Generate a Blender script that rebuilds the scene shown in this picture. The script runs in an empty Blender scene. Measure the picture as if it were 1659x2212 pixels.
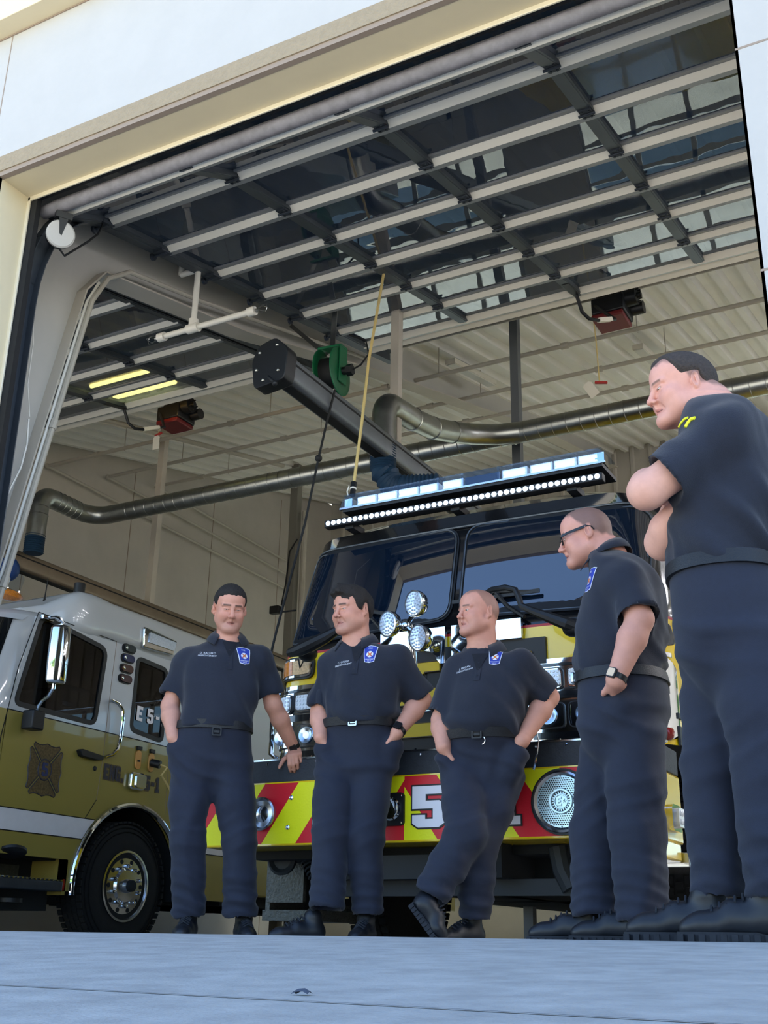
import bpy, bmesh, math, random
import numpy as np
from mathutils import Vector, Matrix
PI=math.pi; R=math.radians
SC=bpy.context.scene; COL=SC.collection
random.seed(7)
V=Vector
# ---------------------------------------------------------------- camera (fitted to the photograph's vanishing points)
CAM=V((0,0,-0.02)); FPX=2450.0; FW,FH=1659.0,2212.0
_u=V((950-FW/2,-(-5320-FH/2),-FPX)).normalized()
_y=V((2255-FW/2,-(2070-FH/2),-FPX)); _y=(_y-_u*_y.dot(_u)).normalized()
_x=_y.cross(_u)
ROT=Matrix((_x,_y,_u))          # camera axes -> world axes
def at(px,py,Y=None,X=None,Z=None):
    """point of the place seen at a pixel, on the upright plane Y (or X, or level Z)"""
    r=ROT@V((px-FW/2,-(py-FH/2),-FPX))
    t=(Y-CAM.y)/r.y if Y is not None else (X-CAM.x)/r.x if X is not None else (Z-CAM.z)/r.z
    return CAM+r*t
cd=bpy.data.cameras.new('camera'); co=bpy.data.objects.new('camera',cd); COL.objects.link(co)
cd.sensor_fit='HORIZONTAL'; cd.sensor_width=36; cd.lens=36*FPX/FW; cd.clip_start=.02; cd.clip_end=500
co.matrix_world=Matrix.Translation(CAM)@ROT.to_4x4(); SC.camera=co
# ---------------------------------------------------------------- materials
MATS={}
def lin(c):
    if isinstance(c,str):
        c=[int(c[i:i+2],16)/255 for i in (0,2,4)]
        c=[x/12.92 if x<=.04045 else ((x+.055)/1.055)**2.4 for x in c]
    return (c[0],c[1],c[2],1)
def mat(name,col,rough=.5,metal=0,spec=.5,var=0,vscale=6,bump=0,bscale=60,emit=0,ecol=None,trans=0,ior=1.45,coat=0,col2=None,stretch=None,rvar=0,attr=None,alpha=1,sheen=0):
    m=bpy.data.materials.new(name); m.use_nodes=True; n=m.node_tree.nodes; l=m.node_tree.links
    b=n['Principled BSDF']; c=lin(col)
    b.inputs['Base Color'].default_value=c; b.inputs['Roughness'].default_value=rough; b.inputs['Metallic'].default_value=metal
    b.inputs['Specular IOR Level'].default_value=spec; b.inputs['IOR'].default_value=ior
    b.inputs['Transmission Weight'].default_value=trans; b.inputs['Coat Weight'].default_value=coat; b.inputs['Coat Roughness'].default_value=.03
    b.inputs['Alpha'].default_value=alpha; b.inputs['Sheen Weight'].default_value=sheen
    if emit: b.inputs['Emission Color'].default_value=lin(ecol or col); b.inputs['Emission Strength'].default_value=emit
    tc=n.new('ShaderNodeTexCoord'); src=tc.outputs['Object']
    if stretch:
        mp=n.new('ShaderNodeMapping'); mp.inputs['Scale'].default_value=stretch; l.new(src,mp.inputs['Vector']); src=mp.outputs['Vector']
    if attr:
        a=n.new('ShaderNodeAttribute'); a.attribute_name=attr; base=a.outputs['Color']
    else: base=None
    if var or col2:
        t=n.new('ShaderNodeTexNoise'); t.inputs['Scale'].default_value=vscale; t.inputs['Detail'].default_value=5; t.inputs['Roughness'].default_value=.62
        l.new(src,t.inputs['Vector'])
        mx=n.new('ShaderNodeMix'); mx.data_type='RGBA'
        rp=n.new('ShaderNodeValToRGB'); rp.color_ramp.elements[0].position=.34; rp.color_ramp.elements[1].position=.68
        l.new(t.outputs['Fac'],rp.inputs['Fac']); l.new(rp.outputs['Color'],mx.inputs['Factor'])
        c2=lin(col2) if col2 else tuple(min(1,x*(1+var)) for x in c[:3])+(1,)
        c1=c if col2 else tuple(x*(1-var) for x in c[:3])+(1,)
        if base is not None:
            mu=n.new('ShaderNodeMix'); mu.data_type='RGBA'; mu.blend_type='MULTIPLY'; mu.inputs['Factor'].default_value=1
            mx.inputs['A'].default_value=(1-var,)*3+(1,); mx.inputs['B'].default_value=(1+var,)*3+(1,)
            l.new(base,mu.inputs['A']); l.new(mx.outputs['Result'],mu.inputs['B']); l.new(mu.outputs['Result'],b.inputs['Base Color'])
        else:
            mx.inputs['A'].default_value=c1; mx.inputs['B'].default_value=c2; l.new(mx.outputs['Result'],b.inputs['Base Color'])
        if rvar:
            mr=n.new('ShaderNodeMapRange'); mr.inputs['To Min'].default_value=max(0,rough-rvar); mr.inputs['To Max'].default_value=rough+rvar
            l.new(t.outputs['Fac'],mr.inputs['Value']); l.new(mr.outputs['Result'],b.inputs['Roughness'])
    elif base is not None: l.new(base,b.inputs['Base Color'])
    if bump:
        t2=n.new('ShaderNodeTexNoise'); t2.inputs['Scale'].default_value=bscale; t2.inputs['Detail'].default_value=4; l.new(src,t2.inputs['Vector'])
        bp=n.new('ShaderNodeBump'); bp.inputs['Strength'].default_value=bump; bp.inputs['Distance'].default_value=.01
        l.new(t2.outputs['Fac'],bp.inputs['Height']); l.new(bp.outputs['Normal'],b.inputs['Normal'])
    MATS[name]=m; return m
M=lambda k: MATS[k]
# ---------------------------------------------------------------- mesh building
class MB:
    """collects primitives; build() links them as one mesh object"""
    def __init__(s): s.v=[]; s.f=[]; s.m=[]; s.mats=[]; s.cur=0
    def use(s,name):
        if name not in s.mats: s.mats.append(name)
        s.cur=s.mats.index(name); return s
    def add(s,vs,fs):
        o=len(s.v); s.v.extend([tuple(p) for p in vs]); s.f.extend([tuple(i+o for i in f) for f in fs]); s.m.extend([s.cur]*len(fs)); return s
    def box(s,a,b):
        x0,y0,z0=[min(a[i],b[i]) for i in range(3)]; x1,y1,z1=[max(a[i],b[i]) for i in range(3)]
        return s.add([(x0,y0,z0),(x1,y0,z0),(x1,y1,z0),(x0,y1,z0),(x0,y0,z1),(x1,y0,z1),(x1,y1,z1),(x0,y1,z1)],
            [(3,2,1,0),(4,5,6,7),(0,1,5,4),(1,2,6,5),(2,3,7,6),(3,0,4,7)])
    def cbox(s,c,d): return s.box([c[i]-d[i]/2 for i in range(3)],[c[i]+d[i]/2 for i in range(3)])
    def obox(s,c,ex,ey,ez):
        """box from centre and three half-axis vectors"""
        c,ex,ey,ez=V(c),V(ex),V(ey),V(ez)
        if ex.cross(ey).dot(ez)<0: ez=-ez
        P=[c+ex*i+ey*j+ez*k for k in (-1,1) for i,j in ((-1,-1),(1,-1),(1,1),(-1,1))]
        return s.add(P,[(3,2,1,0),(4,5,6,7),(0,1,5,4),(1,2,6,5),(2,3,7,6),(3,0,4,7)])
    def bar(s,a,b,w,h,up=(0,0,1)):
        """rectangular bar from a to b"""
        a,b=V(a),V(b); d=(b-a); L=d.length; d.normalize(); up=V(up)
        sx=d.cross(up)
        if sx.length<1e-4: sx=d.cross(V((1,0,0)))
        sx.normalize(); u=sx.cross(d)
        return s.obox((a+b)/2,d*L/2,sx*w/2,u*h/2)
    def ring(s,c,u,w,ru,rw,n):
        c,u,w=V(c),V(u),V(w)
        return [c+u*(ru*math.cos(2*PI*i/n))+w*(rw*math.sin(2*PI*i/n)) for i in range(n)]
    def loft(s,rings,cap0=True,cap1=True,closed=True):
        n=len(rings[0]); vs=[p for r in rings for p in r]; fs=[]
        for k in range(len(rings)-1):
            for i in range(n if closed else n-1):
                j=(i+1)%n; fs.append((k*n+i,k*n+j,(k+1)*n+j,(k+1)*n+i))
        if cap0: fs.append(tuple(range(n-1,-1,-1)))
        if cap1: fs.append(tuple(range((len(rings)-1)*n,len(rings)*n)))
        return s.add(vs,fs)
    def cyl(s,a,b,r,r2=None,n=16,cap=True):
        a,b=V(a),V(b); d=(b-a).normalized(); u=d.orthogonal().normalized(); w=d.cross(u); r2=r if r2 is None else r2
        return s.loft([s.ring(a,u,w,r,r,n),s.ring(b,u,w,r2,r2,n)],cap,cap)
    def lathe(s,c,axis,prof,n=24,up=None,cap=True):
        """profile of (distance along the axis, radius)"""
        c,d=V(c),V(axis).normalized(); u=d.orthogonal().normalized(); w=d.cross(u)
        return s.loft([s.ring(c+d*t,u,w,max(r,1e-4),max(r,1e-4),n) for t,r in prof],cap,cap)
    def tube(s,pts,r,n=8,cap=True,rs=None):
        pts=[V(p) for p in pts]; rings=[]; u=None
        for i,p in enumerate(pts):
            d=(pts[min(i+1,len(pts)-1)]-pts[max(i-1,0)]).normalized()
            u=d.orthogonal().normalized() if u is None else (u-d*u.dot(d)).normalized()
            w=d.cross(u); q=r if rs is None else rs[i]
            rings.append(s.ring(p,u,w,q,q,n))
        return s.loft(rings,cap,cap)
    def sphere(s,c,r,n=14,m=9,ax=None):
        c=V(c); rr=V((r,r,r)) if not hasattr(r,'__len__') else V(r); A=ax or Matrix.Identity(3)
        rings=[[c+A@V((rr.x*math.sin(t)*math.cos(2*PI*i/n),rr.y*math.sin(t)*math.sin(2*PI*i/n),-rr.z*math.cos(t))) for i in range(n)] for t in [1e-3+(PI-2e-3)*k/m for k in range(m+1)]]
        return s.loft(rings)
    def prism(s,poly,F,d0,d1):
        """2-D polygon (counter-clockwise) in frame F=(origin,ex,ey), pushed along ex x ey from d0 to d1"""
        o,ex,ey=V(F[0]),V(F[1]),V(F[2]); ez=ex.cross(ey)
        return s.loft([[o+ex*x+ey*y+ez*d0 for x,y in poly],[o+ex*x+ey*y+ez*d1 for x,y in poly]])
    def frame(s,outer,inner,F,d0,d1):
        """ring between two outlines of equal point count"""
        o,ex,ey=V(F[0]),V(F[1]),V(F[2]); ez=ex.cross(ey); n=len(outer)
        L=[[o+ex*x+ey*y+ez*d for x,y in p] for p,d in ((outer,d0),(outer,d1),(inner,d1),(inner,d0))]
        return s.loft(L+[L[0]],False,False)
    def build(s,name,mats,parent=None,smooth=None,bevel=0,loc=None):
        if isinstance(mats,str): mats=[mats]
        if s.mats: mats=s.mats
        o=link(name,s.v,s.f,mats,parent,smooth,loc)
        if len(mats)>1: o.data.polygons.foreach_set('material_index',s.m)
        if bevel:
            b=o.modifiers.new('bevel','BEVEL'); b.width=bevel; b.segments=2; b.limit_method='ANGLE'; b.angle_limit=R(40)
        return o
ORG={}
def org(o):
    p=V((0,0,0))
    while o is not None: p=p+V(o.location); o=o.parent
    return p
def link(name,vs,fs,mats,parent=None,smooth=None,loc=None):
    me=bpy.data.meshes.new(name); o=bpy.data.objects.new(name,me); COL.objects.link(o)
    if parent is not None: o.parent=parent
    elif loc is not None: o.location=loc
    q=org(o)
    if q.length: vs=[(p[0]-q.x,p[1]-q.y,p[2]-q.z) for p in vs]
    me.from_pydata(vs,[],fs)
    for k in mats: me.materials.append(M(k) if isinstance(k,str) else k)
    if smooth is None: smooth=34
    if smooth:
        me.shade_smooth(); me.set_sharp_from_angle(angle=R(smooth))
    me.update(); return o
def tag(o,label,cat,group=None,kind=None):
    if label: o['label']=label
    if cat: o['category']=cat
    if group: o['group']=group
    if kind: o['kind']=kind
    return o
def struct(o): o['kind']='structure'; return o
def thing(name,label,cat,loc=(0,0,0),group=None):
    o=bpy.data.objects.new(name,None); COL.objects.link(o); o.location=loc; o.empty_display_size=.1
    return tag(o,label,cat,group)
def copy_tree(o,parent=None):
    c=o.copy(); COL.objects.link(c)
    if parent is not None: c.parent=parent
    for ch in list(o.children): copy_tree(ch,c)
    return c
def rrect(w,h,r,n=5,cx=0,cy=0):
    r=min(r,w/2-1e-4,h/2-1e-4); P=[]
    for sx,sy,a0 in ((1,1,0),(-1,1,PI/2),(-1,-1,PI),(1,-1,1.5*PI)):
        for k in range(n+1):
            a=a0+PI/2*k/n; P.append((cx+sx*(w/2-r)+r*math.cos(a),cy+sy*(h/2-r)+r*math.sin(a)))
    return P
def roundpoly(P,r,n=5):
    """round the corners of a 2-D polygon"""
    out=[]; N=len(P)
    for i in range(N):
        p=V(P[i]).to_2d() if False else V((P[i][0],P[i][1])); a=V((P[i-1][0],P[i-1][1])); b=V((P[(i+1)%N][0],P[(i+1)%N][1]))
        ri=r[i] if hasattr(r,'__len__') else r
        ua=(a-p); ub=(b-p); la,lb=ua.length,ub.length; ua/=la; ub/=lb; t=min(ri,la*.49,lb*.49)
        for k in range(n+1):
            s=k/n; out.append(tuple(((p+ua*t)*(1-s)**2+p*(2*s*(1-s))+(p+ub*t)*s*s)))
    return out
def inset(P,d):
    """shrink a counter-clockwise outline"""
    N=len(P); out=[]
    for i in range(N):
        a,p,b=V((*P[i-1],)),V((*P[i],)),V((*P[(i+1)%N],))
        e1=(p-a); e2=(b-p)
        if e1.length<1e-7: e1=e2
        if e2.length<1e-7: e2=e1
        n1=V((-e1.y,e1.x)).normalized(); n2=V((-e2.y,e2.x)).normalized(); n=(n1+n2)
        n=n.normalized() if n.length>1e-5 else n1
        out.append(tuple(p+n*d/max(.4,n.dot(n1))))
    return out
def text_polys(s,size,bold=0,ext=.002,align='CENTER'):
    """letters as verts and faces in the XY plane"""
    cu=bpy.data.curves.new('t','FONT'); cu.body=s; cu.size=size; cu.extrude=ext; cu.offset=bold; cu.align_x=align; cu.align_y='CENTER'; cu.resolution_u=3
    o=bpy.data.objects.new('t',cu); COL.objects.link(o); dg=bpy.context.evaluated_depsgraph_get()
    me=o.evaluated_get(dg).to_mesh(); vs=[tuple(v.co) for v in me.vertices]; fs=[tuple(p.vertices) for p in me.polygons]
    o.evaluated_get(dg).to_mesh_clear(); bpy.data.objects.remove(o); bpy.data.curves.remove(cu); return vs,fs
def put_text(mb,s,F,size,bold=0,ext=.002,sx=1,align='CENTER'):
    vs,fs=text_polys(s,size,bold,ext,align); o,ex,ey=V(F[0]),V(F[1]),V(F[2]); ez=ex.cross(ey)
    mb.add([o+ex*(x*sx)+ey*y+ez*z for x,y,z in vs],fs); return mb
def lerp(a,b,t): return a+(b-a)*t
# ================================================================ materials of the place
mat('concrete','a09f9a',.86,var=.16,vscale=11,bump=.5,bscale=150)
mat('asphalt','c2bcae',.9,var=.12,vscale=1.2)
mat('floor_concrete','b3aea5',.55,var=.12,vscale=2)
mat('white_panel','aeaca8',.75,var=.025,vscale=4,bump=.05,bscale=30)
mat('stucco','94866f',.9,var=.06,vscale=30,bump=.9,bscale=75)
mat('joint','8d7f72',.9)
mat('cream_paint','cfc3a4',.55,var=.02,vscale=3)
mat('bright_steel','d9d0b8',.35,.15)
mat('beige_wall','b2ada4',.8,var=.05,vscale=2)
mat('beige_frame','b9b2a6',.6,var=.04,vscale=3)
mat('frame_gray','b4b2ac',.7,var=.03,vscale=3)
mat('roof_white','e0ded8',.5,var=.04,vscale=1.5)
mat('rubber','0e0f11',.7,var=.2,vscale=20)
mat('dark_steel','3a4049',.5,.6,var=.15,vscale=8)
mat('alu','b4b4b0',.42,.35,var=.04,vscale=4)
mat('alu_lit','e9e4d6',.45,0)
mat('galv','9b9c98',.3,.95,var=.12,vscale=7,rvar=.08)
mat('duct_steel','9fa19d',.34,1,var=.10,vscale=10,rvar=.06)
mat('pvc_white','dedbd2',.4)
mat('pipe_gray','a9a498',.5,var=.05,vscale=5)
mat('black_plastic','131519',.45)
mat('red_plastic','641519',.5)
mat('paper','e9e3d3',.8)
mat('red_cord','b8332f',.6)
mat('reel_green','14643f',.4)
mat('yellow_cord','c9b377',.7)
mat('hose_blue','16344e',.6)
mat('blue_cap','173f7c',.5)
mat('lamp_tube','ffd46a',.5,emit=26,ecol='ffc964')
mat('lamp_body','cfcabd',.5)
mat('bark','4d4136',.9,var=.3,vscale=8)
mat('leaf','56733a',.7,var=.4,vscale=3)
mat('sidewall_white','d8d6d0',.7)
# ---------------------------------------------------------------- numbers of the building
YF,YI=3.82,4.05            # face of the facade, inner edge of the reveal
XL,XR=-4.77,-.527          # opening of the right bay
ZH=4.235                   # head of the opening
BAY=-4.98                  # step to the next bay on the left
YB,XW=17.2,-10.6           # back wall, left side wall
XE=9.0                     # right side wall
SLOPE=.228
def roofz(y): return 4.78+SLOPE*(y-YI)
# ---------------------------------------------------------------- ground
g=MB(); n=40
ys=[-2.2,-1.5,-1,-.5,0,.5,1,1.6,2.2,2.7,3.0,3.3]
def apz(y):
    if y>=3.0: return 0.
    t=(3.0-y)
    return -.052*t*t/(t+.35)
rings=[]
for y in ys: rings.append([V((x,y,apz(y))) for x in (-16,-9,-5,-3,-1.5,0,1.5,4,10)])
g.loft(rings,False,False,False); struct(g.build('ground_apron','concrete',smooth=60))
g=MB(); g.box((-60,-60,-.6),(60,-2.2,apz(-2.2)-.01)); struct(g.build('ground_yard','asphalt'))
jm=MB(); p0,p1=at(0,2166,Z=-.1),at(760,2212,Z=-.1)
d=(p1-p0); A=p0-d*3; B=p1+d*3
jm.loft([[V((lerp(A.x,B.x,t)+o*d.normalized().y,lerp(A.y,B.y,t)-o*d.normalized().x,apz(lerp(A.y,B.y,t))+.0012)) for o in (-.003,.003)] for t in [i/60 for i in range(61)]],False,False,False)
mat('tar','4a4c50',.9)
struct(jm.build('trim_apron_joint','tar'))
f=MB()
def flz(y): return 0 if y<4.3 else -.12*min(1,(y-4.3)/3.2)
f.loft([[V((x,y,flz(y))) for x in (XW,-7,-3.5,0,XE)] for y in (3.3,4.3,5.9,7.5,YB)],False,False,False)
struct(f.build('floor','floor_concrete'))
# dead leaf on the apron
q=at(650,2196,Z=-.1); lf=MB(); q.z=apz(q.y)
mat('leaf_dark','39414f',.8,var=.2,vscale=90)
lf.loft([[V((q.x+x,q.y+y-.006,q.z+.0008+h)) ,V((q.x+x,q.y+y,q.z+.004+h)),V((q.x+x,q.y+y+.006,q.z+.0008+h))] for x,y,h in ((-.012,0,0),(-.006,.001,.003),(.004,.0,.004),(.012,-.001,.001))],False,False,False)
tag(lf.build('dead_leaf','leaf_dark'),'small dark crumpled leaf lying on the joint of the concrete apron','leaf')
# ---------------------------------------------------------------- front wall with its two openings
ZT=8.4; ZB=5.36
w=MB()
ops=[(XL,XR),(XL+BAY,XR+BAY)]
xs=[-16]+[x for o in reversed(ops) for x in o]+[XE+.2]
w.use('white_panel')
for a,b in ((-16,ops[1][0]),(ops[1][1],ops[0][0]),(ops[0][1],XE+.2)): w.box((a,YF,-.2),(b,YF+.02,ZH+.14))
w.box((-16,YF,ZH+.14),(XE+.2,YF+.02,ZB))
w.use('beige_wall')
for a,b in ((-16,ops[1][0]-.012),(ops[1][1]+.012,ops[0][0]-.012),(ops[0][1]+.012,XE+.2)): w.box((a,YF+.02,-.2),(b,YI+.06,ZH+.02))
w.box((-16,YF+.02,ZH+.02),(XE+.2,YI+.06,5.0))
struct(w.build('wall_front',['white_panel']))
w=MB(); w.box((-16,YF-.012,ZH+.03),(XE+.2,YF+.03,ZH+.141)); struct(w.build('trim_stucco_band','stucco'))
w=MB(); w.box((-16,YF-.004,ZH-.002),(XE+.2,YF+.03,ZH+.032)); struct(w.build('trim_band_joint','joint'))
w=MB(); w.box((-16,YF-.13,ZB),(XE+.2,YI+.06,ZT)); struct(w.build('trim_parapet','cream_paint',bevel=.004))
w=MB(); w.box((-16,YF-.006,ZB-.012),(XE+.2,YF+.02,ZB-.001)); struct(w.build('trim_parapet_joint','joint'))
# scored joints of the white panels
w=MB()
for z in (3.375,2.338,1.3): w.box((XR,YF-.0015,z-.005),(XE,YF+.005,z+.005))
for z in (3.375,2.338,1.3): w.box((ops[1][1],YF-.0015,z-.005),(ops[0][0],YF+.005,z+.005))
w.box((-4.869,YF-.0015,ZH+.15),(-4.861,YF+.005,ZB)); w.box((-.4,YF-.0015,ZH+.15),(-.392,YF+.005,ZB)); struct(w.build('trim_panel_joints','joint'))
# reveals and steel edges of each opening
for i,(a,b) in enumerate(ops):
    w=MB(); w.box((a-.012,YF+.0,-.02),(a,YI,ZH)); w.box((b,YF+.0,-.02),(b+.012,YI,ZH)); w.box((a-.012,YF,ZH),(b+.012,YI,ZH+.02))
    struct(w.build('trim_reveal','cream_paint'))
    w=MB(); w.box((a-.01,YI,-.02),(a+.022,YI+.012,ZH-.0)); w.box((b-.002,YI,-.02),(b+.01,YI+.012,ZH)); w.box((a,YI,ZH-.028),(b,YI+.012,ZH+.004))
    struct(w.build('trim_steel_edge','bright_steel',bevel=.003))
    w=MB(); w.box((a-.01,YI+.013,-.02),(a+.07,YI+.05,ZH)); w.box((b-.002,YI+.013,-.02),(b+.01,YI+.05,ZH)); w.box((a,YI+.013,ZH-.01),(b,YI+.05,ZH+.22))
    struct(w.build('trim_door_seal','rubber'))
# ---------------------------------------------------------------- side walls, back wall, roof
w=MB(); w.box((XW-.15,YI,-.3),(XW,YB,roofz(YB))); struct(w.build('wall_left','beige_wall'))
w=MB()                                # masonry joints
for y in (7.9,9.8,11.7,13.6,15.5): w.box((XW,y-.006,-.1),(XW+.004,y+.006,roofz(y)-.1))
struct(w.build('trim_wall_joints','joint'))
w=MB(); w.box((XE,YI,-.3),(XE+.15,YB,roofz(YB))); struct(w.build('wall_right','sidewall_white'))
# back wall: ribbed sheet above, glazed bay doors below
w=MB()
bd=[(-9.4,-5.9),(-4.6,-1.1),(.2,3.7),(5,8.4)]
x=XW
pr=[]
while x<XE:
    pr+= [(x,0),(x+.22,0),(x+.245,-.035),(x+.285,-.035),(x+.31,0)]; x+=.31
top=[V((px,YB+py,roofz(YB)+.29)) for px,py in pr]; bot=[V((px,YB+py,4.35)) for px,py in pr]
w.loft([bot,top],False,False,False)
e=[XW]+[v for d in bd for v in d]+[XE]
for a,b in zip(e[::2],e[1::2]): w.box((a,YB,-.3),(b,YB+.15,4.36))
struct(w.build('wall_back','beige_wall'))
mat('clear_pane','ffffff',.02,trans=1,ior=1.08)
for i,(a,b) in enumerate(bd):
    d=MB().use('alu')
    nz,nx=7,4
    for k in range(nz+1): d.box((a,YB+.03,4.3*k/nz-.05),(b,YB+.08,4.3*k/nz+.05))
    for k in range(nx+1): xx=lerp(a,b,k/nx); d.box((xx-.04,YB+.03,-.12),(xx+.04,YB+.08,4.3))
    d.use('beige_frame').box((a,YB+.045,-.12),(b,YB+.075,1.25)); struct(d.build('door_%d'%(i+1),['alu']))
# roof deck: ribbed sheets running up the slope on purlins
w=MB(); pr=[]; x=XW-.3
while x<XE+.3:
    pr+=[(x,0),(x+.15,0),(x+.165,-.085),(x+.235,-.085),(x+.255,0)]; x+=.255
w.loft([[V((px,YI-.1,roofz(YI-.1)+.08+pz)) for px,pz in pr],[V((px,YB+.2,roofz(YB+.2)+.08+pz)) for px,pz in pr]],False,False,False)
struct(w.build('ceiling','roof_white',smooth=0))
w=MB(); w.loft([[V((XW-.3,YI-.1,roofz(YI)+.3)),V((XE+.3,YI-.1,roofz(YI)+.3))],[V((XW-.3,YB+.3,roofz(YB)+.3)),V((XE+.3,YB+.3,roofz(YB)+.3))]],False,False,False)
struct(w.build('ceiling_roof_top','roof_white'))
# rigid frame: tapered column beside the opening and its rafter up the slope
def frame_at(X,name):
    w=MB()
    # web
    w.use('frame_gray'); 
    pts=[(4.12,-.1),(4.30,-.1),(4.30,1.2),(4.86,4.10),(5.02,4.33),(6.7,4.72),(9.0,5.44),(13.6,6.72),(YB,roofz(YB)-.25),(YB,roofz(YB)),(4.12,roofz(4.12))]
    w.loft([[V((X-.006,y,z)) for y,z in pts],[V((X+.006,y,z)) for y,z in pts]])
    fl=pts[1:9]
    w.use('beige_frame')
    for (y0,z0),(y1,z1) in zip(fl,fl[1:]):
        d=V((0,y1-y0,z1-z0)).normalized(); nrm=V((0,-d.z,d.y))
        if nrm.y>0: nrm=-nrm
        a,b=V((X,y0,z0)),V((X,y1,z1))
        w.obox((a+b)/2,(b-a)/2,V((.095,0,0)),nrm*.006)
    return struct(w.build(name,['frame_gray'],smooth=0))
frame_at(-5.1,'trim_rigid_frame'); frame_at(-.1,'trim_rigid_frame')
# trees and houses across the yard and behind the building (seen only in glass and chrome)
def tree(x,y,h,r,seed,lab,grp):
    t=thing('broadleaf_tree',lab,'tree',(x,y,-.6),grp); rr=random.Random(seed)
    b=MB(); b.tube([(x,y,-.6),(x+.1,y,h*.3),(x-.1,y+.1,h*.6)],.2,8,rs=[.25,.18,.1]); b.build('trunk','bark',t)
    c=MB()
    for k in range(26):
        a=rr.random()*2*PI; q=rr.random()**.5*r; z=h*(.42+.5*rr.random())
        c.sphere((x+q*math.cos(a)*(1.2-z/h*.5),y+q*math.sin(a)*(1.2-z/h*.5),z),(r*.35,r*.35,r*.3),9,6)
    for p in range(len(c.v)):
        vx,vy,vz=c.v[p]; c.v[p]=(vx+rr.uniform(-.12,.12),vy+rr.uniform(-.12,.12),vz+rr.uniform(-.12,.12))
    c.build('crown','leaf',t)
for i,(x,y,h,r) in enumerate([(-10,30,9,3),(-2,34,10,3.2),(6,29,8,3),(-19,36,10,3.5)]): tree(x,y,h,r,i,'leafy green tree beyond the glazed doors at the back of the bays','trees behind the station')
for i,(x,y,h,r) in enumerate([(-24,-42,8,4),(-13,-46,9,4.5),(-3,-44,8,4),(8,-47,9,4.5),(19,-43,8,4)]): tree(x,y,h,r,i+9,'leafy green tree across the yard facing the open bays','trees across the yard')
g=MB(); g.box((-60,YB+.3,-.6),(60,60,-.14)); struct(g.build('ground_back_yard','asphalt'))
# ================================================================ overhead doors and what hangs from the roof
def pane_mat(name,tint,refl,rough=.0,glare_veil=0,hcol='8fa3bd',rip=.06):
    m=bpy.data.materials.new(name); m.use_nodes=True; n=m.node_tree.nodes; l=m.node_tree.links
    n.remove(n['Principled BSDF']); o=n['Material Output']
    t=n.new('ShaderNodeBsdfTransparent'); t.inputs['Color'].default_value=lin(tint)
    g=n.new('ShaderNodeBsdfGlossy'); g.inputs['Roughness'].default_value=rough
    lw=n.new('ShaderNodeFresnel'); lw.inputs['IOR'].default_value=refl
    nz=n.new('ShaderNodeTexNoise'); nz.inputs['Scale'].default_value=2.2
    tc=n.new('ShaderNodeTexCoord'); l.new(tc.outputs['Object'],nz.inputs['Vector'])
    bp=n.new('ShaderNodeBump'); bp.inputs['Strength'].default_value=rip; bp.inputs['Distance'].default_value=.02
    l.new(nz.outputs['Fac'],bp.inputs['Height']); l.new(bp.outputs['Normal'],g.inputs['Normal'])
    if glare_veil:
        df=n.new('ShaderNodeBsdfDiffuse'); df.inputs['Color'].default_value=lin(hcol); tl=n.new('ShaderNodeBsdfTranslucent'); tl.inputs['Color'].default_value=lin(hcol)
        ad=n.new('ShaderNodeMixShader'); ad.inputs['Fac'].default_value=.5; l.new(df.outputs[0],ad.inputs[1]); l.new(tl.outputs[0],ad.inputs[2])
        hz=n.new('ShaderNodeMixShader'); hz.inputs['Fac'].default_value=glare_veil; l.new(t.outputs[0],hz.inputs[1]); l.new(ad.outputs[0],hz.inputs[2]); t=hz
    x=n.new('ShaderNodeMixShader'); ge=n.new('ShaderNodeNewGeometry'); sb=n.new('ShaderNodeMath'); sb.operation='SUBTRACT'; sb.inputs[0].default_value=1; l.new(ge.outputs['Backfacing'],sb.inputs[1])
    ml=n.new('ShaderNodeMath'); ml.operation='MULTIPLY'; l.new(lw.outputs['Fac'],ml.inputs[0]); l.new(sb.outputs[0],ml.inputs[1]); l.new(ml.outputs[0],x.inputs['Fac']); l.new(t.outputs[0],x.inputs[1]); l.new(g.outputs[0],x.inputs[2])
    l.new(x.outputs[0],o.inputs['Surface']); MATS[name]=m
pane_mat('door_glass','7d8c9c',1.62,glare_veil=.20,hcol='7d97bd')  # blue-grey diffuse share paints a veil of glare into the panes
pane_mat('back_glass','dfe8e8',1.5)
for i,(a,b) in enumerate(bd):
    w=MB().box((a+.02,YB+.05,-.1),(b-.02,YB+.056,4.28)); struct(w.build('window_%d'%(i+1),'back_glass'))
DY,DZ=4.65,4.454
TH=math.atan(.2279)
def dp(x,s,u=0):
    """point of the open door: s metres up the track from the first hinge line, u below its face"""
    return V((x,DY+s*math.cos(TH)+u*math.sin(TH),DZ+s*math.sin(TH)-u*math.cos(TH)))
STX=[-4.72,-3.69,-2.635,-1.585,-.575]
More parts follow.
